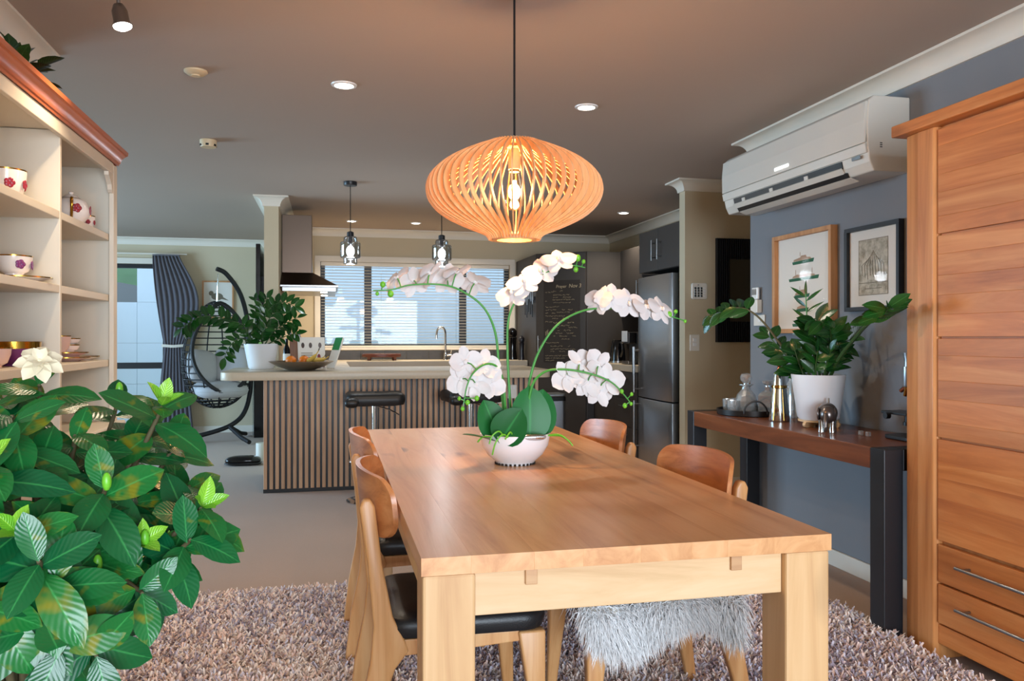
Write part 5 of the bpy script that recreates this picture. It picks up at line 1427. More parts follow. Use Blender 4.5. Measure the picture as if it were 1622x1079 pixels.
# ------------------------------------------------------------------ gardenia in the foreground
random.seed(52)
GX, GY_ = -0.47, 1.42
gd = thing('gardenia_shrub', 'large glossy green gardenia with a white bloom in the left foreground', 'potted shrub', (GX, GY_, 0.0))
part('pot', G().lathe([(0.0001, 0.0), (0.11, 0.0), (0.115, 0.01), (0.155, 0.56), (0.155, 0.575), (0.145, 0.575), (0.14, 0.53), (0.0001, 0.53)], n=36), M['white_ceramic'], gd, smooth=40)
part('soil', G().lathe([(0.0001, 0.545), (0.139, 0.54), (0.0001, 0.532)], n=24), M['soil'], gd)
TIPS = [(-0.484, 1.524, 1.099), (-0.289, 1.521, 1.058), (-0.384, 1.624, 1.066), (-0.326, 1.304, 0.955), (-0.453, 1.312, 1.065), (-0.407, 1.199, 0.918), (-0.207, 1.41, 0.899), (-0.366, 1.21, 0.845), (-0.364, 1.23, 0.742), (-0.293, 1.378, 0.853), (-0.273, 1.435, 0.814), (-0.43, 1.348, 0.98), (-0.406, 1.445, 1.02), (-0.438, 1.175, 0.831), (-0.35, 1.566, 0.987), (-0.279, 1.58, 0.983), (-0.454, 1.23, 1.004), (-0.346, 1.329, 0.832), (-0.398, 1.423, 0.911), (-0.318, 1.466, 0.909), (-0.411, 1.241, 0.773), (-0.354, 1.361, 0.745), (-0.557, 1.525, 1.06), (-0.493, 1.29, 0.888), (-0.384, 1.296, 0.89), (-0.575, 1.622, 1.07), (-0.37, 1.457, 0.85),
        (-0.60, 1.42, 1.01), (-0.66, 1.50, 1.02), (-0.60, 1.62, 1.0), (-0.55, 1.25, 0.95), (-0.62, 1.35, 0.85), (-0.45, 1.62, 0.90), (-0.369, 1.16, 0.889), (-0.324, 1.253, 0.726), (-0.276, 1.313, 0.794), (-0.24, 1.51, 0.919), (-0.215, 1.36, 0.86)]
core = Vector((-0.47, 1.44, 0.78))
for i, tp_ in enumerate(TIPS):
    p = Vector(tp_)
    ax = (p - core).normalized() * 0.6 + Vector((0.12, -0.65, 0.55))
    if p.z < 0.8: ax = (p - core).normalized() * 0.7 + Vector((0.1, -0.7, -0.1))
    ax.normalize()
    b_ = Vector((GX + (p.x - GX) * 0.15, GY_ + (p.y - GY_) * 0.15, 0.55))
    midp = b_ * 0.45 + p * 0.55 + Vector((0, 0, 0.05 if p.z > 0.8 else 0.12)) - ax * 0.02
    part('branch', G().tube(spline([b_, midp, p - ax * 0.03, p], 4), [0.007 - 0.0045 * k / 12 for k in range(13)], 6), M['branch'], gd, smooth=80, W=True)
    e1 = ax.cross(Vector((0, 0, 1)) if abs(ax.z) < 0.9 else Vector((1, 0, 0))).normalized(); e2 = ax.cross(e1)
    young = i in (1, 5, 9, 10, 6, 16)
    a0 = random.uniform(0, 6.28)
    nlv = 8
    for k in range(nlv):
        a = a0 + 2.4 * k
        el = 0.12 + 0.10 * (k // 2) if k >= 2 else 0.02
        back = 0.012 * k
        d = (e1 * math.cos(a) + e2 * math.sin(a)) * (0.95 - 0.05 * (nlv - k) / nlv) + ax * (0.55 - 0.11 * k)
        o = link('leaf', GL[(i + k) % len(GL)], gd)
        sz = random.uniform(0.080, 0.112) * (0.82 if k < 2 else 1.0)
        orient(o, p - ax * back - gd.location, d, ax + Vector((0.05, -0.35, 0.35)), sz, sz * random.uniform(0.92, 1.2))
    if young:
        for k in range(4):
            a = a0 + 1.57 * k
            d = (e1 * math.cos(a) + e2 * math.sin(a)) * 0.5 + ax * 0.75
            o = link('young_leaf', GY[k % 2], gd); sz = random.uniform(0.04, 0.055)
            orient(o, p + ax * 0.004 - gd.location, d, ax * 0.4 - (e1 * math.cos(a) + e2 * math.sin(a)) + Vector((0, -0.4, 0.3)), sz)
    if i in (3, 9, 2, 17):
        part('bud', G().ell((p + ax * 0.02).to_tuple(), (0.007, 0.007, 0.014), 8, 6), M['bud_green'], gd, smooth=180, W=True)
# the open bloom
fl = part('bloom', G().ell((-0.455, 1.435, 1.140), (0.008, 0.008, 0.008), 8, 6), M['gardenia_petal'], gd, smooth=180, W=True)
bc = Vector((-0.455, 1.435, 1.140)); ax = Vector((0.25, -0.75, 0.6)).normalized()
e1 = ax.cross(Vector((0, 0, 1))).normalized(); e2 = ax.cross(e1)
for k in range(12):
    a = (2 * PI * k / 7 if k < 7 else 2.4 * k); outer = k < 7
    d = (e1 * math.cos(a) + e2 * math.sin(a)) * (1.0 if outer else 0.55) + ax * (0.12 if outer else 0.6)
    o = link('petal', GPT, fl)
    orient(o, bc - gd.location + ax * (0.0 if outer else 0.004), d, ax, 0.036 if outer else 0.022)

# ------------------------------------------------------------------ cream dresser with china
DX, DY1, DYW = -0.87, 3.60, 0.65
DY0 = DY1 - 3 * DYW
dz = thing('china_dresser', 'cream painted china dresser with open shelves and red brown crown', 'dresser', (-1.04, (DY0 + DY1) / 2, 0))
part('back_panel', G().box(-1.215, -1.195, DY0, DY1, 0.0, 1.90), M['cream_paint'], dz, W=True)
for y in (DY0, DY1 - 0.022):
    part('side_panel', G().box(-1.194, DX - 0.001, y, y + 0.022, 0.84, 1.90), M['cream_paint'], dz, W=True)
for k in (1, 2):
    y = DY0 + DYW * k
    part('divider', G().box(-1.194, DX - 0.001, y - 0.009, y + 0.009, 0.841, 1.868), M['cream_paint'], dz, W=True, bev=0.002)
for z in (1.09, 1.354, 1.60):
    for k in range(3):
        part('shelf', G().box(-1.194, DX - 0.002, DY0 + DYW * k + (0.0225 if k == 0 else 0.0095), DY0 + DYW * (k + 1) - (0.0225 if k == 2 else 0.0095), z - 0.026, z), M['cream_paint'], dz, W=True, bev=0.002)
for z in (1.09, 1.354, 1.60): pass
part('top_board', G().box(-1.194, DX - 0.001, DY0 + 0.0225, DY1 - 0.0225, 1.87, 1.90), M['cream_paint'], dz, W=True)
# front frame: end stiles with a scrolled bracket, top frieze
def stile(y0, y1, sgn):
    yi = y1 if sgn > 0 else y0
    pr = [(y0, 0.841), (y1, 0.841), (y1, 1.88), (y0, 1.88)]
    part('front_stile', G().prism(pr, 'x', DX, DX + 0.018), M['cream_paint'], dz, W=True, bev=0.002)
    s = sgn
    b = [(yi, 1.84), (yi + s * 0.075, 1.84), (yi + s * 0.072, 1.826), (yi + s * 0.050, 1.812), (yi + s * 0.030, 1.795), (yi + s * 0.022, 1.775), (yi + s * 0.010, 1.765), (yi, 1.764)]
    part('bracket', G().prism(b, 'x', DX, DX + 0.017), M['cream_paint'], dz, W=True)
stile(DY1 - 0.055, DY1, -1); stile(DY0, DY0 + 0.055, 1)
part('frieze', G().box(DX, DX + 0.0175, DY0 + 0.0555, DY1 - 0.0555, 1.841, 1.885), M['cream_paint'], dz, W=True, bev=0.002)
CR0 = [(0, 1.886), (0.012, 1.886), (0.014, 1.898), (0.024, 1.902), (0.030, 1.918), (0.046, 1.938), (0.066, 1.950), (0.070, 1.954), (0.082, 1.958), (0.086, 1.972), (0.086, 1.980), (0, 1.980)]
cr_ = [(d * 0.40, 1.886 + (z - 1.886) * 0.66) for d, z in CR0]
def crown_ring():
    v = []; f = []
    n = len(cr_)
    x0, x1, y0, y1 = -1.20, DX + 0.0185, DY0, DY1
    for (cx, cy, sx, sy) in ((x0, y0, 0, -1), (x1, y0, 1, -1), (x1, y1, 1, 1), (x0, y1, 0, 1)):
        for d, z in cr_: v.append((cx + sx * d, cy + sy * d, z))
    for s in range(3):
        for i in range(n):
            a = s * n + i; b = s * n + (i + 1) % n
            f.append((a, b, b + n, a + n))
    f.append(tuple(range(n))); f.append(tuple(range(4 * n - 1, 3 * n - 1, -1)))
    return G().add(v, f)
part('crown_moulding', crown_ring(), M['crown_wood'], dz, W=True, smooth=35)
part('crown_top', G().box(-1.20, DX + 0.014, DY0 + 0.002, DY1 - 0.002, 1.93, 1.947), M['crown_wood'], dz, W=True)
# base cabinet
part('base_cabinet', G().box(-1.194, DX + 0.02, DY0, DY1 + 0.01, 0.10, 0.80), M['cream_paint'], dz, W=True, bev=0.004)
part('base_top', G().box(-1.194, DX + 0.045, DY0 - 0.02, DY1 + 0.03, 0.801, 0.84), M['cream_paint'], dz, W=True, bev=0.008)
part('plinth', G().prism([(DY0, 0.0), (DY0 + 0.10, 0.0), (DY0 + 0.14, 0.05), (DY1 - 0.14, 0.05), (DY1 - 0.10, 0.0), (DY1 + 0.01, 0.0), (DY1 + 0.01, 0.0995), (DY0, 0.0995)], 'x', DX - 0.01, DX + 0.028), M['cream_paint'], dz, W=True, bev=0.003)
for k in range(3):
    y0, y1 = DY0 + DYW * k + 0.03, DY0 + DYW * (k + 1) - 0.03
    d_ = part('door', G().box(DX + 0.0205, DX + 0.036, y0, y1, 0.13, 0.77), M['cream_paint'], dz, W=True, bev=0.004)
    sub('knob', G().lathe([(0.0001, DX + 0.066), (0.014, DX + 0.062), (0.016, DX + 0.052), (0.007, DX + 0.044), (0.007, DX + 0.036)], (0, y1 - 0.05, 0.48), 14, 'x'), M['brass'], d_, dz, smooth=50, solid=False)

# china
def lathe_part(name, prof, mat, root, n=24, c=(0, 0, 0)):
    return part(name, G().lathe(prof, c, n), mat, root, smooth=50)
def rosette(root, r, z, size, mat, angs):
    for a in angs:
        for k in range(5):
            da = 2 * PI * k / 5
            c = Vector((r * math.cos(a), r * math.sin(a), z))
            t = Vector((-math.sin(a), math.cos(a), 0)) * math.cos(da) + Vector((0, 0, 1)) * math.sin(da)
            o = part('painted_rose', G().ell((0, 0, 0), (0.002, size * 0.36, size * 0.36), 8, 6).xf(Matrix.Translation(c + t * size * 0.34) @ Matrix.Rotation(a, 4, 'Z')), mat, root, smooth=180)
def cup(name, label, x, y, z, r, h, mat, deco=None, rim='gilt', rz=0.0, handle=True, cat='cup'):
    c = thing(name, label, cat, (x, y, z), rz)
    lathe_part('bowl', [(0.0001, 0.0), (r * 0.5, 0.0), (r * 0.5, 0.006), (r * 0.78, h * 0.25), (r * 0.96, h * 0.65), (r, h), (r * 0.95, h), (r * 0.9, h * 0.6), (r * 0.6, h * 0.15), (0.0001, h * 0.12)], mat, c)
    if rim: lathe_part('gilt_rim', [(r * 1.005, h - 0.003), (r * 1.01, h + 0.001), (r * 0.95, h + 0.001)], M[rim], c)
    if handle: part('handle', G().tube(spline([(0, r * 0.93, h * 0.8), (0, r * 1.4, h * 0.85), (0, r * 1.45, h * 0.5), (0, r * 0.85, h * 0.3)], 5), 0.0035, 6), mat, c, smooth=60)
    if deco: rosette(c, r * 0.97, h * 0.55, r * 0.42, M[deco], (-0.1, -1.1, 0.9))
    return c
def plate(name, label, x, y, z, r, mat, cat='saucer'):
    c = thing(name, label, cat, (x, y, z))
    lathe_part('dish', [(0.0001, 0.0), (r * 0.55, 0.0), (r * 0.6, 0.004), (r, 0.014), (r, 0.017), (r * 0.55, 0.007), (0.0001, 0.006)], mat, c, 32)
    lathe_part('gilt_rim', [(r * 0.985, 0.0175), (r * 1.006, 0.0175), (r * 1.006, 0.014)], M['gilt'], c, 32)
    return c
def teapot(label, x, y, z, r, deco, rz):
    c = thing('teapot', label, 'teapot', (x, y, z), rz)
    lathe_part('body', [(0.0001, 0.0), (r * 0.6, 0.0), (r * 0.62, 0.008), (r * 0.95, r * 0.5), (r, r * 0.8), (r * 0.8, r * 1.3), (r * 0.45, r * 1.5), (0.0001, r * 1.5)], M['porcelain'], c)
    l_ = lathe_part('lid', [(r * 0.47, r * 1.505), (r * 0.3, r * 1.65), (r * 0.1, r * 1.72), (r * 0.15, r * 1.82), (0.0001, r * 1.9)], M['porcelain'], c)
    part('spout', G().tube(spline([(0, r * 0.85, r * 0.5), (0, r * 1.35, r * 0.8), (0, r * 1.6, r * 1.35)], 5), [r * 0.22 - r * 0.13 * k / 10 for k in range(11)], 8), M['porcelain'], c, smooth=60)
    part('handle', G().tube(spline([(0, -r * 0.8, r * 1.2), (0, -r * 1.5, r * 1.3), (0, -r * 1.55, r * 0.7), (0, -r * 0.9, r * 0.35)], 5), r * 0.08, 7), M['gilt'], c, smooth=60)
    rosette(c, r * 0.99, r * 0.85, r * 0.38, M[deco], (-0.2, -1.3, 0.9))
    return c
CXs = -0.99
teapot('rose painted white teapot on the upper dresser shelf, right compartment', -0.94, 3.30, 1.601, 0.066, 'rose_red', 0.3)
cup('cream_jug', 'small rose and gilt cream jug beside the teapot', -0.93, 3.455, 1.601, 0.032, 0.055, M['porcelain'], 'rose_red', cat='jug')
cup('sugar_pot', 'white sugar pot with red roses on the upper shelf, left compartment', -0.98, 2.80, 1.601, 0.055, 0.10, M['porcelain'], 'rose_red', cat='sugar pot')
plate('saucer', 'gilt edged white plate under the purple flowered cup', -0.96, 2.84, 1.3545, 0.095, M['porcelain'])
plate('saucer', 'small gilt edged saucer beside the purple flowered cup', -0.965, 3.0 - 0.09 + 0.015, 1.373, 0.0, M['porcelain']) if False else None
cup('teacup', 'white teacup painted with purple flowers on the middle shelf', -0.96, 2.80, 1.3725, 0.052, 0.062, M['porcelain'], 'rose_purple', rz=0.2)
cup('teacup', 'plain white teacup half hidden on the middle shelf, right compartment', -1.12, 3.20, 1.3545, 0.04, 0.055, M['porcelain'])
bw = cup('gilt_bowl', 'gold rimmed bowl with purple panels on the lowest open shelf', -0.98, 2.86, 1.0905, 0.075, 0.075, M['rose_purple'], None, 'gilt', handle=False, cat='bowl')
lathe_part('gold_band', [(0.0757, 0.055), (0.0765, 0.077), (0.07, 0.077)], M['gilt'], bw)
cup('teacup', 'pale pink teacup left of the gold rimmed bowl', -0.97, 2.66, 1.0905, 0.05, 0.06, M['porcelain_pink'])
plate('saucer', 'lower pink saucer in the stack on the lowest shelf', -0.97, 3.34, 1.0905, 0.085, M['porcelain_pink'])
plate('saucer', 'upper pink saucer in the stack on the lowest shelf', -0.97, 3.34, 1.1085, 0.078, M['porcelain_pink'])
cup('teacup', 'pink patterned teacup standing on the stacked saucers', -0.965, 3.27, 1.127, 0.033, 0.06, M['porcelain_pink'], None)
plate('saucer', 'white gilt saucer at the far end of the lowest shelf', -0.96, 3.50, 1.0905, 0.066, M['porcelain'])
cup('small_bowl', 'lower white bowl of the stacked pair on the lowest shelf', -0.97, 3.375, 1.127, 0.038, 0.026, M['porcelain'], None, handle=False, cat='bowl')
cup('small_bowl', 'upper white bowl of the stacked pair on the lowest shelf', -0.97, 3.375, 1.1535, 0.041, 0.024, M['porcelain'], None, handle=False, cat='bowl')

# greenery and a dark patterned vase on top of the dresser
random.seed(61)
iv = thing('trailing_ivy', 'dark leafy plant on top of the dresser under the ceiling', 'plant', (-1.0, 2.90, 1.948))
part('pot', G().lathe([(0.0001, 0), (0.05, 0), (0.06, 0.07), (0.055, 0.07), (0.0001, 0.06)], n=18), M['black_plastic'], iv, smooth=40)
for k in range(60):
    a = random.uniform(0, 6.28); e = random.uniform(0.1, 1.4)
    d = Vector((math.cos(a) * math.cos(e), math.sin(a) * math.cos(e), math.sin(e)))
    o = link('leaf', IV[0], iv); orient(o, Vector((0, 0, 0.06)) + d * random.uniform(0.01, 0.10), d, (0, 0, 1), random.uniform(0.06, 0.09))
vs = thing('patterned_vase', 'black and white patterned vase on top of the dresser', 'vase', (-1.0, 2.66, 1.948))
part('body', G().lathe([(0.0001, 0), (0.04, 0), (0.07, 0.06), (0.06, 0.12), (0.03, 0.16), (0.035, 0.18), (0.0001, 0.17)], n=20), M['porcelain'], vs, smooth=50)
for a in (-0.9, 0.0, 0.8, 1.7, -1.8):
    part('dark_patch', G().ell((0, 0, 0), (0.004, 0.022, 0.03), 10, 6).xf(Matrix.Rotation(a, 4, 'Z') @ Matrix.Translation((0.067, 0, 0.07 + 0.02 * math.sin(a * 3)))), M['black_gloss'], vs, smooth=180)
# ------------------------------------------------------------------ pictures and fittings on the right walls
def frame_x(name, label, y0, y1, z0, z1, fw, mat, depth):
    """picture on the blue wall (faces -x)"""
    r = thing(name, label, 'picture', (2.549, (y0 + y1) / 2, z0))
    xf_, xb = 2.549 - depth, 2.549
    g = G().box(xf_, xb, y0, y1, z1 - fw, z1).box(xf_, xb, y0, y1, z0, z0 + fw).box(xf_, xb, y0, y0 + fw, z0 + fw, z1 - fw).box(xf_, xb, y1 - fw, y1, z0 + fw, z1 - fw)
    part('frame', g, mat, r, W=True, bev=0.0015)
    part('mat_board', G().box(2.549 - depth * 0.35, 2.549 - depth * 0.25, y0 + fw, y1 - fw, z0 + fw, z1 - fw), M['paper_white'], r, W=True)
    part('glass', G().box(2.549 - depth * 0.62, 2.549 - depth * 0.58, y0 + fw, y1 - fw, z0 + fw, z1 - fw), M['picture_glass'], r, W=True)
    return r
thin_glass('picture_glass', (1, 1, 1, 1), 0.007, 0.03, False)
p1 = frame_x('ferry_picture', 'oak framed print of green hulled ferries above the console', 3.685, 4.25, 1.205, 1.762, 0.024, M['frame_oak'], 0.04)
xp = 2.549 - 0.04 * 0.35
def ship(yc, z, L, kind):
    """hull and decks, print relief under half a millimetre; bow to the right (towards -y)"""
    g = G().prism([(yc + L / 2, z + 0.012), (yc - L / 2, z + 0.020), (yc - L / 2 + 0.008, z), (yc + L / 2 - 0.006, z - 0.004)], 'x', xp - 0.0006, xp - 0.0001)
    part('ferry_hull', g, M['ship_green'], p1, W=True)
    g = G()
    if kind == 2:
        g.prism([(yc + L * 0.38, z + 0.015), (yc - L * 0.38, z + 0.017), (yc - L * 0.36, z + 0.026), (yc - L * 0.16, z + 0.034), (yc, z + 0.027), (yc + L * 0.2, z + 0.033), (yc + L * 0.34, z + 0.025)], 'x', xp - 0.0012, xp - 0.0007)
        for q in (-0.28, 0.26): g.box(xp - 0.0012, xp - 0.0007, yc + L * q - 0.002, yc + L * q + 0.002, z + 0.03, z + 0.06)
    else:
        g.prism([(yc + L * 0.44, z + 0.014), (yc - L * 0.40, z + 0.018), (yc - L * 0.32, z + 0.028), (yc - L * 0.16, z + 0.031), (yc - L * 0.14, z + 0.043), (yc + L * 0.08, z + 0.042), (yc + L * 0.12, z + 0.033), (yc + L * 0.42, z + 0.024)], 'x', xp - 0.0012, xp - 0.0007)
        g.box(xp - 0.0012, xp - 0.0007, yc + L * 0.12, yc + L * 0.14, z + 0.04, z + 0.062)
    part('ferry_decks', g, M['ship_brown'], p1, W=True)
ship(3.975, 1.59, 0.21, 1); ship(3.97, 1.497, 0.29, 2); ship(3.985, 1.402, 0.15, 1); ship(3.98, 1.325, 0.12, 1); ship(3.93, 1.245, 0.30, 2)
p2 = frame_x('engraving_picture', 'black framed old engraving beside the tall cabinet', 3.19, 3.59, 1.310, 1.722, 0.020, M['black_metal'], 0.03)
m, N, L, b = nt('engraving_print')
tc = N.new('ShaderNodeTexCoord'); nz = N.new('ShaderNodeTexNoise'); nz.inputs['Scale'].default_value = 22; nz.inputs['Detail'].default_value = 8; nz.inputs['Roughness'].default_value = 0.7
L.new(tc.outputs['Object'], nz.inputs['Vector'])
cr = N.new('ShaderNodeValToRGB'); cr.color_ramp.elements[0].position = 0.36; cr.color_ramp.elements[0].color = srgb(140, 132, 114); cr.color_ramp.elements[1].position = 0.6; cr.color_ramp.elements[1].color = srgb(206, 198, 180)
L.new(nz.outputs['Fac'], cr.inputs[0]); L.new(cr.outputs[0], b.inputs['Base Color']); b.inputs['Roughness'].default_value = 0.9
M['engraving_print'] = m
xq = 2.549 - 0.03 * 0.35
part('engraved_sheet', G().box(xq - 0.0008, xq - 0.0001, 3.285, 3.50, 1.385, 1.655), M['engraving_print'], p2, W=True)
g = G()
for (a, b_, c, d_) in ((3.285, 3.50, 1.443, 1.446), (3.285, 3.50, 1.6525, 1.655), (3.285, 3.50, 1.385, 1.3875), (3.285, 3.2875, 1.385, 1.655), (3.4975, 3.50, 1.385, 1.655), (3.33, 3.45, 1.415, 1.418)):
    g.box(xq - 0.0014, xq - 0.0009, a, b_, c, d_)
part('engraved_border', g, M['engraving_ink'], p2, W=True)
g = G()
for k in range(9):
    yy = 3.31 + 0.02 * k
    g.tube([(xq - 0.0012, yy, 1.46 + 0.01 * (k % 3)), (xq - 0.0012, yy + 0.006, 1.53), (xq - 0.0012, 3.39 + 0.4 * (yy - 3.39), 1.60 - 0.01 * abs(k - 4))], 0.0014, 3)
part('engraved_figure', g, M['engraving_ink'], p2, W=True)
# ribbed dark mirror on the beige hall wall
dm = thing('ribbed_mirror', 'square black ribbed frame with dark mirror on the hall wall', 'mirror', (3.35, 5.799, 1.14))
mx0, mx1, mz0, mz1, bw_ = 2.935, 3.75, 1.145, 1.955, 0.115
part('back_board', G().box(mx0, mx1, 5.788, 5.799, mz0, mz1), M['black_plastic'], dm, W=True)
k = 0
rb_v = to_mesh('rib', G().prism([(-0.007, 0), (0.007, 0), (0.005, -0.014), (-0.005, -0.014)], 'z', mz0, mz1), M['black_metal'])
rb_s = to_mesh('rib', G().prism([(-0.007, 0), (0.007, 0), (0.005, -0.014), (-0.005, -0.014)], 'z', 0, 0.16), M['black_metal'])
nrib = 44
for k in range(nrib):
    x = mx0 + 0.009 + (mx1 - mx0 - 0.018) * k / (nrib - 1)
    if x < mx0 + bw_ or x > mx1 - bw_:
        link('rib', rb_v, dm, (x - dm.location[0], 5.788 - dm.location[1], -dm.location[2]))
    else:
        link('rib', rb_s, dm, (x - dm.location[0], 5.788 - dm.location[1], mz0 - dm.location[2]))
        link('rib', rb_s, dm, (x - dm.location[0], 5.788 - dm.location[1], mz1 - 0.16 - dm.location[2]))
part('mirror_pane', G().box(mx0 + bw_, mx1 - bw_, 5.782, 5.787, mz0 + 0.16, mz1 - 0.16), M['mirror_glass'], dm, W=True)
# keypad and light switch
kp = thing('alarm_keypad', 'white alarm keypad on the beige hall wall', 'keypad', (2.79, 5.799, 1.475))
part('case', G().prism(rrect(2.728, 2.855, 1.477, 1.603, 0.015, 4), 'y', 5.775, 5.799), M['white_plastic'], kp, W=True, bev=0.004)
for i in range(4):
    for j in range(4):
        part('key', G().box(2.745 + 0.025 * i, 2.764 + 0.025 * i, 5.771, 5.7755, 1.495 + 0.020 * j, 1.510 + 0.020 * j), M['steel'] if i < 3 else M['gloss_white'], kp, W=True, bev=0.001)
part('status_light', G().box(2.775, 2.785, 5.773, 5.7755, 1.585, 1.590), M['steel'], kp, W=True)
ls = thing('light_switch', 'white two button light switch below the keypad', 'light switch', (2.757, 5.799, 1.077))
part('plate', G().box(2.718, 2.797, 5.789, 5.799, 1.077, 1.204), M['white_plastic'], ls, W=True, bev=0.003)
for z in (1.15, 1.115):
    part('rocker', G().box(2.742, 2.773, 5.785, 5.7895, z, z + 0.026), M['gloss_white'], ls, W=True, bev=0.002)
rc = thing('remote_holder', 'white remote control in its wall holder at the blue wall corner', 'remote control', (2.549, 4.465, 1.33))
part('holder', G().box(2.515, 2.549, 4.43, 4.51, 1.33, 1.41), M['white_plastic'], rc, W=True, bev=0.004)
part('handset', G().box(2.52, 2.538, 4.437, 4.503, 1.412, 1.485), M['gloss_white'], rc, W=True, bev=0.006)
part('screen', G().box(2.518, 2.5195, 4.445, 4.495, 1.44, 1.475), M['steel'], rc, W=True)
dk = thing('dimmer_switch', 'small white wall switch under the remote control', 'light switch', (2.549, 4.45, 1.252))
part('plate', G().box(2.541, 2.549, 4.39, 4.515, 1.252, 1.318), M['white_plastic'], dk, W=True, bev=0.002)
part('rocker', G().box(2.5375, 2.5415, 4.43, 4.46, 1.275, 1.295), M['gloss_white'], dk, W=True)

# ------------------------------------------------------------------ drinks tray and glassware on the console
TZ_ = 0.746
ty = thing('serving_tray', 'round black tray with hooped handles on the console', 'tray', (2.33, 4.17, TZ_))
part('tray_dish', G().lathe([(0.0001, 0.0), (0.185, 0.0), (0.188, 0.003), (0.190, 0.032), (0.184, 0.032), (0.182, 0.007), (0.0001, 0.006)], n=44), M['tray_black'], ty, smooth=40)
for a in (-1.95, 1.2):
    c, s = math.cos(a), math.sin(a)
    pts = []
    for k in range(13):
        q = PI * k / 12
        r = 0.192; t_ = 0.062 * math.cos(q)
        pts.append((r * c - s * t_, r * s + c * t_, 0.02 + 0.068 * math.sin(q)))
    part('handle', G().tube(pts, 0.005, 8), M['tray_black'], ty, smooth=60)
def vessel(name, label, cat, x, y, prof, n=16, sharp=25, stopper=None, group=None):
    r = thing(name, label, cat, (x, y, TZ_ + 0.0065), 0, group)
    part('glass', G().lathe(prof, n=n), M['crystal'], r, smooth=sharp)
    if stopper: part('stopper', G().lathe(stopper, n=10), M['crystal'], r, smooth=10)
    return r
vessel('crystal_decanter', 'round cut crystal decanter with ball stopper on the tray', 'decanter', 2.30, 4.17, [(0.0001, 0), (0.052, 0), (0.058, 0.02), (0.060, 0.07), (0.05, 0.105), (0.024, 0.135), (0.022, 0.15), (0.04, 0.16), (0.04, 0.163), (0.018, 0.158), (0.018, 0.14), (0.046, 0.1), (0.055, 0.06), (0.053, 0.012), (0.0001, 0.01)], 12, 10,
       [(0.0001, 0.155), (0.014, 0.155), (0.014, 0.168), (0.03, 0.185), (0.034, 0.203), (0.026, 0.222), (0.0001, 0.228)])
vessel('square_decanter', 'square shouldered crystal decanter with flat stopper on the tray', 'decanter', 2.385, 4.085, [(0.0001, 0), (0.058, 0), (0.060, 0.01), (0.060, 0.105), (0.045, 0.12), (0.018, 0.135), (0.018, 0.155), (0.014, 0.155), (0.014, 0.13), (0.054, 0.1), (0.054, 0.012), (0.0001, 0.01)], 4, 10,
       [(0.0001, 0.15), (0.012, 0.15), (0.012, 0.16), (0.028, 0.172), (0.032, 0.186), (0.0001, 0.19)])
for x, y, l in ((2.245, 4.27, 'cut glass tumbler at the far left of the tray'), (2.31, 4.30, 'cut glass tumbler behind the round decanter'), (2.22, 4.17, 'low cut glass tumbler at the front of the tray')):
    vessel('glass_tumbler', l, 'tumbler', x, y, [(0.0001, 0), (0.030, 0), (0.036, 0.075), (0.033, 0.075), (0.027, 0.012), (0.0001, 0.012)], 12, 10, group='glass tumblers on the tray')
jg = thing('glass_vase', 'tall clear glass vase behind the metal shaker', 'vase', (2.465, 3.93, TZ_))
part('glass', G().lathe([(0.0001, 0), (0.05, 0), (0.05, 0.18), (0.032, 0.22), (0.032, 0.245), (0.058, 0.262), (0.055, 0.262), (0.028, 0.247), (0.028, 0.22), (0.046, 0.175), (0.046, 0.01), (0.0001, 0.01)], n=24), M['crystal'], jg, smooth=40)
sk_ = thing('metal_shaker', 'tall shiny silver and brass conical shaker with copper finial', 'shaker', (2.285, 3.80, TZ_))
lathe_part('lower_body', [(0.0001, 0.0), (0.052, 0.0), (0.054, 0.006), (0.044, 0.10), (0.036, 0.17), (0.0001, 0.17)], M['silver_metal'], sk_, 28)
lathe_part('collar', [(0.034, 0.171), (0.040, 0.173), (0.040, 0.185), (0.034, 0.188)], M['brass'], sk_, 28)
lathe_part('upper_body', [(0.033, 0.188), (0.030, 0.22), (0.026, 0.25), (0.0001, 0.25)], M['silver_metal'], sk_, 28)
lathe_part('finial', [(0.0001, 0.2505), (0.012, 0.251), (0.008, 0.262), (0.013, 0.27), (0.007, 0.28), (0.011, 0.288), (0.006, 0.297), (0.0001, 0.307)], M['copper'], sk_, 18)
for a in (3.6, 4.6):
    part('brass_strip', G().tube([(0.0535 * math.cos(a), 0.0535 * math.sin(a), 0.006), (0.0365 * math.cos(a), 0.0365 * math.sin(a), 0.168)], 0.003, 6), M['brass'], sk_, smooth=60)
# pewter animal figurine
el = thing('pewter_elephant', 'small dark pewter elephant figurine beside the white pot', 'figurine', (2.25, 3.33, TZ_), 0.9)
part('body', G().ell((0, 0, 0.085), (0.062, 0.045, 0.048), 20, 12).ell((-0.055, -0.005, 0.082), (0.034, 0.036, 0.040), 16, 10), M['pewter'], el, smooth=180)
for s in (-1, 1):
    part('ear', G().ell((-0.045, s * 0.036, 0.084), (0.024, 0.007, 0.030), 12, 8), M['pewter'], el, smooth=180)
for x in (-0.035, 0.035):
    for s in (-1, 1):
        part('leg', G().lathe([(0.0001, 0.0), (0.014, 0.0), (0.012, 0.03), (0.014, 0.06)], (x, s * 0.024, 0), 12), M['silver_metal'], el, smooth=50, solid=False)
part('trunk', G().tube(spline([(-0.08, 0, 0.085), (-0.102, 0, 0.055), (-0.108, 0, 0.025), (-0.125, 0, 0.015)], 5), [0.013 - 0.007 * k / 15 for k in range(16)], 8), M['pewter'], el, smooth=80)
part('tail', G().tube([(0.055, 0, 0.11), (0.062, 0, 0.15)], [0.006, 0.004], 6), M['silver_metal'], el)
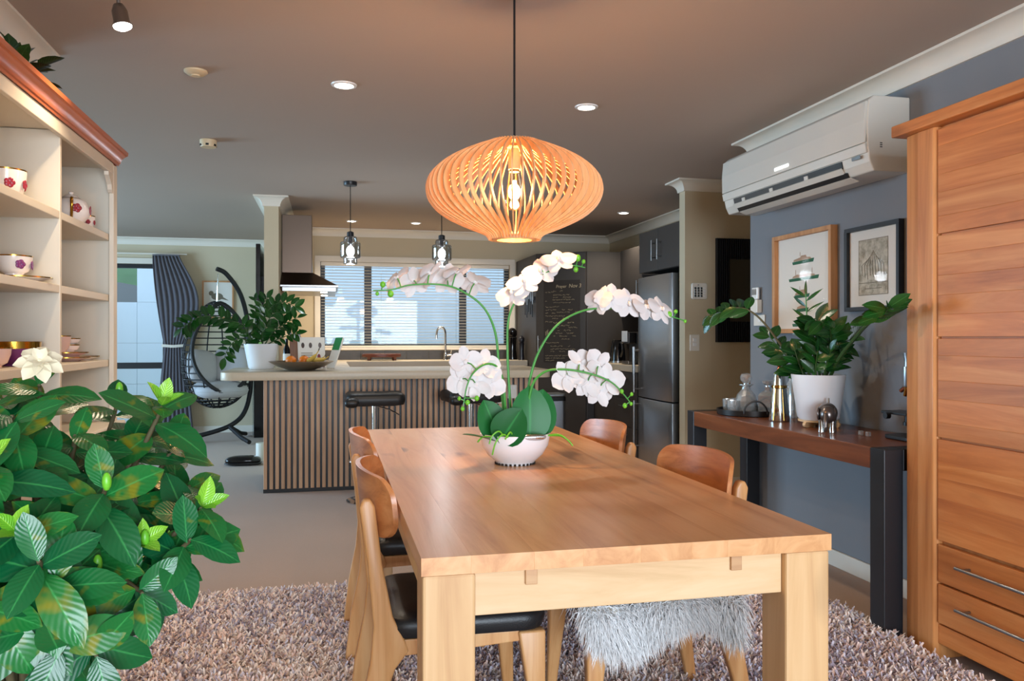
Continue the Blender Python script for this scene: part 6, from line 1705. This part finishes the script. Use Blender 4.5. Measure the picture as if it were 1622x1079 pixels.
# microscope half hidden behind the cabinet
ms = thing('microscope', 'antique black and brass microscope half hidden by the tall cabinet', 'microscope', (2.40, 2.98, TZ_))
part('foot', G().prism(rrect(-0.06, 0.06, -0.09, 0.09, 0.03, 5), 'z', 0, 0.018), M['black_metal'], ms, bev=0.004)
part('arm', G().tube(spline([(0.045, -0.04, 0.018), (0.06, -0.04, 0.12), (0.055, -0.035, 0.22), (0.01, -0.01, 0.27)], 5), 0.014, 8), M['black_metal'], ms, smooth=80)
part('stage', G().box(-0.05, 0.05, -0.05, 0.11, 0.105, 0.117), M['black_metal'], ms, bev=0.003)
part('condenser', G().lathe([(0.0001, 0.06), (0.022, 0.06), (0.022, 0.075), (0.015, 0.076), (0.015, 0.104), (0.0001, 0.104)], (0, 0, 0), 16), M['black_metal'], ms, smooth=40)
part('body_tube', G().lathe([(0.0001, 0.225), (0.02, 0.225), (0.022, 0.23), (0.022, 0.31), (0.016, 0.312), (0.016, 0.34), (0.022, 0.37), (0.0001, 0.37)], (0, 0.0, 0), 20), M['fridge_steel'], ms, smooth=40)
part('objective', G().tube([(0, 0.005, 0.225), (0, 0.02, 0.185)], [0.012, 0.008], 12), M['brass'], ms, smooth=60)
part('objective', G().tube([(0, 0.012, 0.224), (0, 0.045, 0.205)], [0.011, 0.009], 12), M['copper'], ms, smooth=60)
part('stage_knob', G().lathe([(0.0001, -0.075), (0.014, -0.075), (0.014, -0.055), (0.0001, -0.055)], (0, 0.05, 0.10), 14, 'x'), M['black_metal'], ms, smooth=40)
for y, l in ((3.16, 'left small clear glass cube on the console by the microscope'), (3.11, 'right small clear glass cube on the console by the microscope')):
    single('glass_cube', G().box(2.30, 2.318, y, y + 0.018, TZ_, TZ_ + 0.02), M['crystal'], l, 'glass cube', (2.309, y + 0.009, TZ_), bev=0.003)

# ------------------------------------------------------------------ lounge: curtain, roller blind, picture, egg chair
cu = thing('curtain', 'dark grey curtain tied back beside the lounge window', 'curtain', (-1.87, 10.45, 0.02))
v = []; f = []
nz, nx = 40, 72
zt_, zb2, zm = 2.17, 0.03, 1.08
for i in range(nz + 1):
    z = zt_ + (zb2 - zt_) * i / nz
    q = abs(z - zm) / (zt_ - zm) if z > zm else abs(z - zm) / (zm - zb2)
    if z > zm:
        xl = -2.085 + 0.13 * (1 - q) ** 1.6; xr = -1.72 - 0.06 * q + 0.19 * math.sin(PI * min(1.0, (1 - q) * 1.0)) ** 1.2
    else:
        xl = -1.955 - 0.10 * q; xr = -1.72 + 0.10 * q
    for k in range(nx + 1):
        t_ = k / nx
        amp = 0.016 * (0.45 + 0.55 * q)
        v.append((xl + (xr - xl) * t_, 10.47 + amp * math.sin(t_ * 2 * PI * 8 + 0.4 * math.sin(z * 2.2)), z))
for i in range(nz):
    for k in range(nx):
        a = i * (nx + 1) + k
        f.append((a, a + 1, a + nx + 2, a + nx + 1))
g = G().add(v, f)
co = part('drape', g, M['curtain_fabric'], cu, smooth=180, W=True, solid=False)
md = co.modifiers.new('thickness', 'SOLIDIFY'); md.thickness = 0.004
part('tieback', G().tube([(-1.97, 10.42, 1.085), (-1.84, 10.40, 1.075), (-1.71, 10.42, 1.085)], 0.012, 6, flat=1.6), M['trim_white'], cu, smooth=60, W=True)
part('header_tape', G().box(-2.08, -1.78, 10.44, 10.50, 2.172, 2.185), M['curtain_fabric'], cu, W=True)
rd = thing('curtain_rail', 'white curtain rail above the lounge window', 'curtain rail', (-3.0, 10.5, 2.19))
part('rail', G().box(-4.3, -1.70, 10.50, 10.525, 2.188, 2.205), M['trim_white'], rd, W=True, bev=0.003)
for x in (-4.2, -3.0, -1.8):
    part('bracket', G().box(x, x + 0.03, 10.526, 10.598, 2.19, 2.20), M['trim_white'], rd, W=True)
pc = thing('bird_picture', 'small oak framed bird print on the lounge wall behind the egg chair', 'picture', (-1.35, 10.598, 1.42))
px0, px1, pz0, pz1 = -1.535, -1.165, 1.42, 1.885
g = G().box(px0, px1, 10.575, 10.598, pz1 - 0.018, pz1).box(px0, px1, 10.575, 10.598, pz0, pz0 + 0.018).box(px0, px0 + 0.018, 10.575, 10.598, pz0 + 0.018, pz1 - 0.018).box(px1 - 0.018, px1, 10.575, 10.598, pz0 + 0.018, pz1 - 0.018)
part('frame', g, M['frame_oak'], pc, W=True)
part('print_paper', G().box(px0 + 0.018, px1 - 0.018, 10.588, 10.594, pz0 + 0.018, pz1 - 0.018), M['paper_white'], pc, W=True)
part('printed_bird', G().ell((-1.36, 10.588, 1.69), (0.07, 0.001, 0.045), 14, 8).ell((-1.43, 10.588, 1.73), (0.03, 0.001, 0.03), 10, 6).prism([(-1.30, 1.69), (-1.22, 1.64), (-1.31, 1.66)], 'y', 10.587, 10.588), M['engraving_ink'], pc, W=True)

eg = thing('egg_chair', 'black wicker hanging egg chair on a curved stand in the lounge', 'hanging chair', (-1.22, 9.62, 0))
EC = Vector((-1.235, 9.62, 0.99)); ERX, ERY, ERZ = 0.37, 0.36, 0.60
oax = Vector((0.42, -0.9, 0.05)).normalized()     # opening direction
def egg_pt(th, ph):
    """th 0 top..pi bottom; egg narrower towards the top"""
    w_ = math.sin(th); z = math.cos(th)
    sh = 1.0 - 0.18 * z
    return Vector((EC.x + ERX * w_ * sh * math.cos(ph), EC.y + ERY * w_ * sh * math.sin(ph), EC.z + ERZ * z))
oph = math.atan2(oax.y, oax.x)
def half_open(th):
    """half angle of the opening at polar angle th"""
    if th < 0.30: return 0.0
    if th > 2.35: return 0.0
    return 1.12 * math.sin(PI * (th - 0.30) / 2.05) ** 0.6
for k in range(22):
    th = 0.22 + (2.95 - 0.22) * k / 21
    h_ = half_open(th)
    pts = [egg_pt(th, oph + h_ + (2 * PI - 2 * h_) * q / 28) for q in range(29)]
    part('weave_band', G().tube(pts, 0.0075, 5), M['wicker_black'], eg, W=True, smooth=80)
for k in range(13):
    ph = oph + 2 * PI * (k + 0.5) / 13
    dphi = abs((ph - oph + PI) % (2 * PI) - PI)
    pts = [egg_pt(0.1 + 2.95 * q / 30, ph) for q in range(31)]
    keep = [p for q, p in enumerate(pts) if dphi >= half_open(0.1 + 2.95 * q / 30)]
    if dphi > 1.15: part('rib', G().tube(pts, 0.008, 5), M['wicker_black'], eg, W=True, smooth=80)
    else:
        low = [p for q, p in enumerate(pts) if 0.1 + 2.95 * q / 30 > 1.6 and dphi >= half_open(0.1 + 2.95 * q / 30)]
        if len(low) > 2: part('rib', G().tube(low, 0.008, 5), M['wicker_black'], eg, W=True, smooth=80)
rim = []
for q in range(41):
    th = 0.30 + 2.05 * q / 40
    rim.append(egg_pt(th, oph + half_open(th)))
for q in range(40, -1, -1):
    th = 0.30 + 2.05 * q / 40
    rim.append(egg_pt(th, oph - half_open(th)))
part('rim', G().tube(rim, 0.022, 8), M['wicker_black'], eg, W=True, smooth=80)
hook = (-1.225, 9.62, 1.93)
part('chain', G().tube([(-1.235, 9.62, 1.59), (-1.225, 9.62, 1.90)], 0.010, 6), M['chrome'], eg, W=True)
part('stand_pole', G().tube(spline([(-1.24, 9.60, 1.955), (-1.14, 9.66, 1.90), (-1.00, 9.76, 1.68), (-0.925, 9.84, 1.35), (-0.90, 9.88, 1.0), (-0.90, 9.88, 0.6), (-0.96, 9.80, 0.32), (-1.10, 9.70, 0.18), (-1.35, 9.60, 0.10), (-1.60, 9.52, 0.06)], 6), 0.026, 10), M['wicker_black'], eg, W=True, smooth=80)
part('stand_foot', G().tube([(-1.12, 9.70, 0.17), (-0.95, 9.45, 0.06), (-0.86, 9.30, 0.03)], 0.024, 10), M['wicker_black'], eg, W=True, smooth=80)
part('stand_foot', G().tube([(-1.12, 9.70, 0.17), (-1.02, 9.95, 0.06), (-0.98, 10.15, 0.03)], 0.024, 10), M['wicker_black'], eg, W=True, smooth=80)
part('stand_foot', G().tube([(-1.60, 9.52, 0.06), (-1.75, 9.75, 0.03), (-1.80, 9.95, 0.03)], 0.024, 10), M['wicker_black'], eg, W=True, smooth=80)
part('stand_foot', G().tube([(-1.60, 9.52, 0.06), (-1.65, 9.30, 0.03), (-1.68, 9.15, 0.03)], 0.024, 10), M['wicker_black'], eg, W=True, smooth=80)
def cushion(label, c, s, rot, group='grey cushions in the egg chair'):
    o = thing('cushion', label, 'cushion', c, 0, group)
    g = G().pillow((0, 0, 0), s[0], s[1], s[2], 0.55, 28, 14).xf(Euler(rot).to_matrix().to_4x4())
    part('cover', g, M['grey_fabric'], o, smooth=180)
    part('seam', G().tube([Euler(rot).to_matrix() @ Vector((s[0] * 1.0 * math.copysign(abs(math.cos(a)) ** 0.55, math.cos(a)), s[1] * 1.0 * math.copysign(abs(math.sin(a)) ** 0.55, math.sin(a)), 0)) for a in [2 * PI * k / 36 for k in range(37)]], 0.004, 5), M['grey_fabric'], o, smooth=80)
cushion('wide grey seat cushion at the bottom of the egg chair', (-1.20, 9.58, 0.60), (0.29, 0.27, 0.10), (0.05, 0.0, 0.3))
cushion('upright grey cushion on the left side of the egg chair', (-1.38, 9.50, 0.86), (0.17, 0.19, 0.085), (1.25, 0.15, 0.6))
cushion('grey back cushion on the right side of the egg chair', (-1.08, 9.60, 0.88), (0.21, 0.20, 0.085), (1.2, 0.0, -0.2))

# wall television on the lounge side of the partition, black media cabinet below
tv = thing('television', 'thin black television seen edge on beside the wall end', 'television', (-0.60, 8.15, 1.2))
part('panel', G().box(-0.635, -0.595, 7.45, 8.85, 1.20, 2.01), M['black_gloss'], tv, W=True, bev=0.005)
part('wall_mount', G().box(-0.594, -0.551, 7.9, 8.4, 1.45, 1.75), M['black_plastic'], tv, W=True)
mc = thing('media_cabinet', 'black media cabinet with a glass edge against the lounge wall', 'cabinet', (-0.74, 10.2, 0))
part('body', G().box(-0.87, -0.56, 9.95, 10.45, 0.0, 0.95), M['black_gloss'], mc, W=True, bev=0.005)
part('glass_door', G().box(-0.885, -0.871, 9.945, 10.45, 0.02, 0.95), M['pane'], mc, W=True)
# vacuum head on the carpet by the bar end
vc = thing('vacuum_cleaner', 'black glossy vacuum head with pale tube on the carpet beside the bar end', 'vacuum cleaner', (-0.76, 7.85, 0))
part('head', G().pillow((-0.02, 0, 0.045), 0.16, 0.085, 0.043, 0.6, 24, 12), M['black_gloss'], vc, smooth=180)
part('bumper', G().pillow((-0.02, 0, 0.02), 0.168, 0.092, 0.018, 0.6, 24, 8), M['black_plastic'], vc, smooth=180)
part('tube', G().lathe([(0.0001, 0.0), (0.05, 0.0), (0.05, 0.17), (0.0001, 0.17)], (0.12, 0.25, 0), 20), M['white_plastic'], vc, smooth=40)
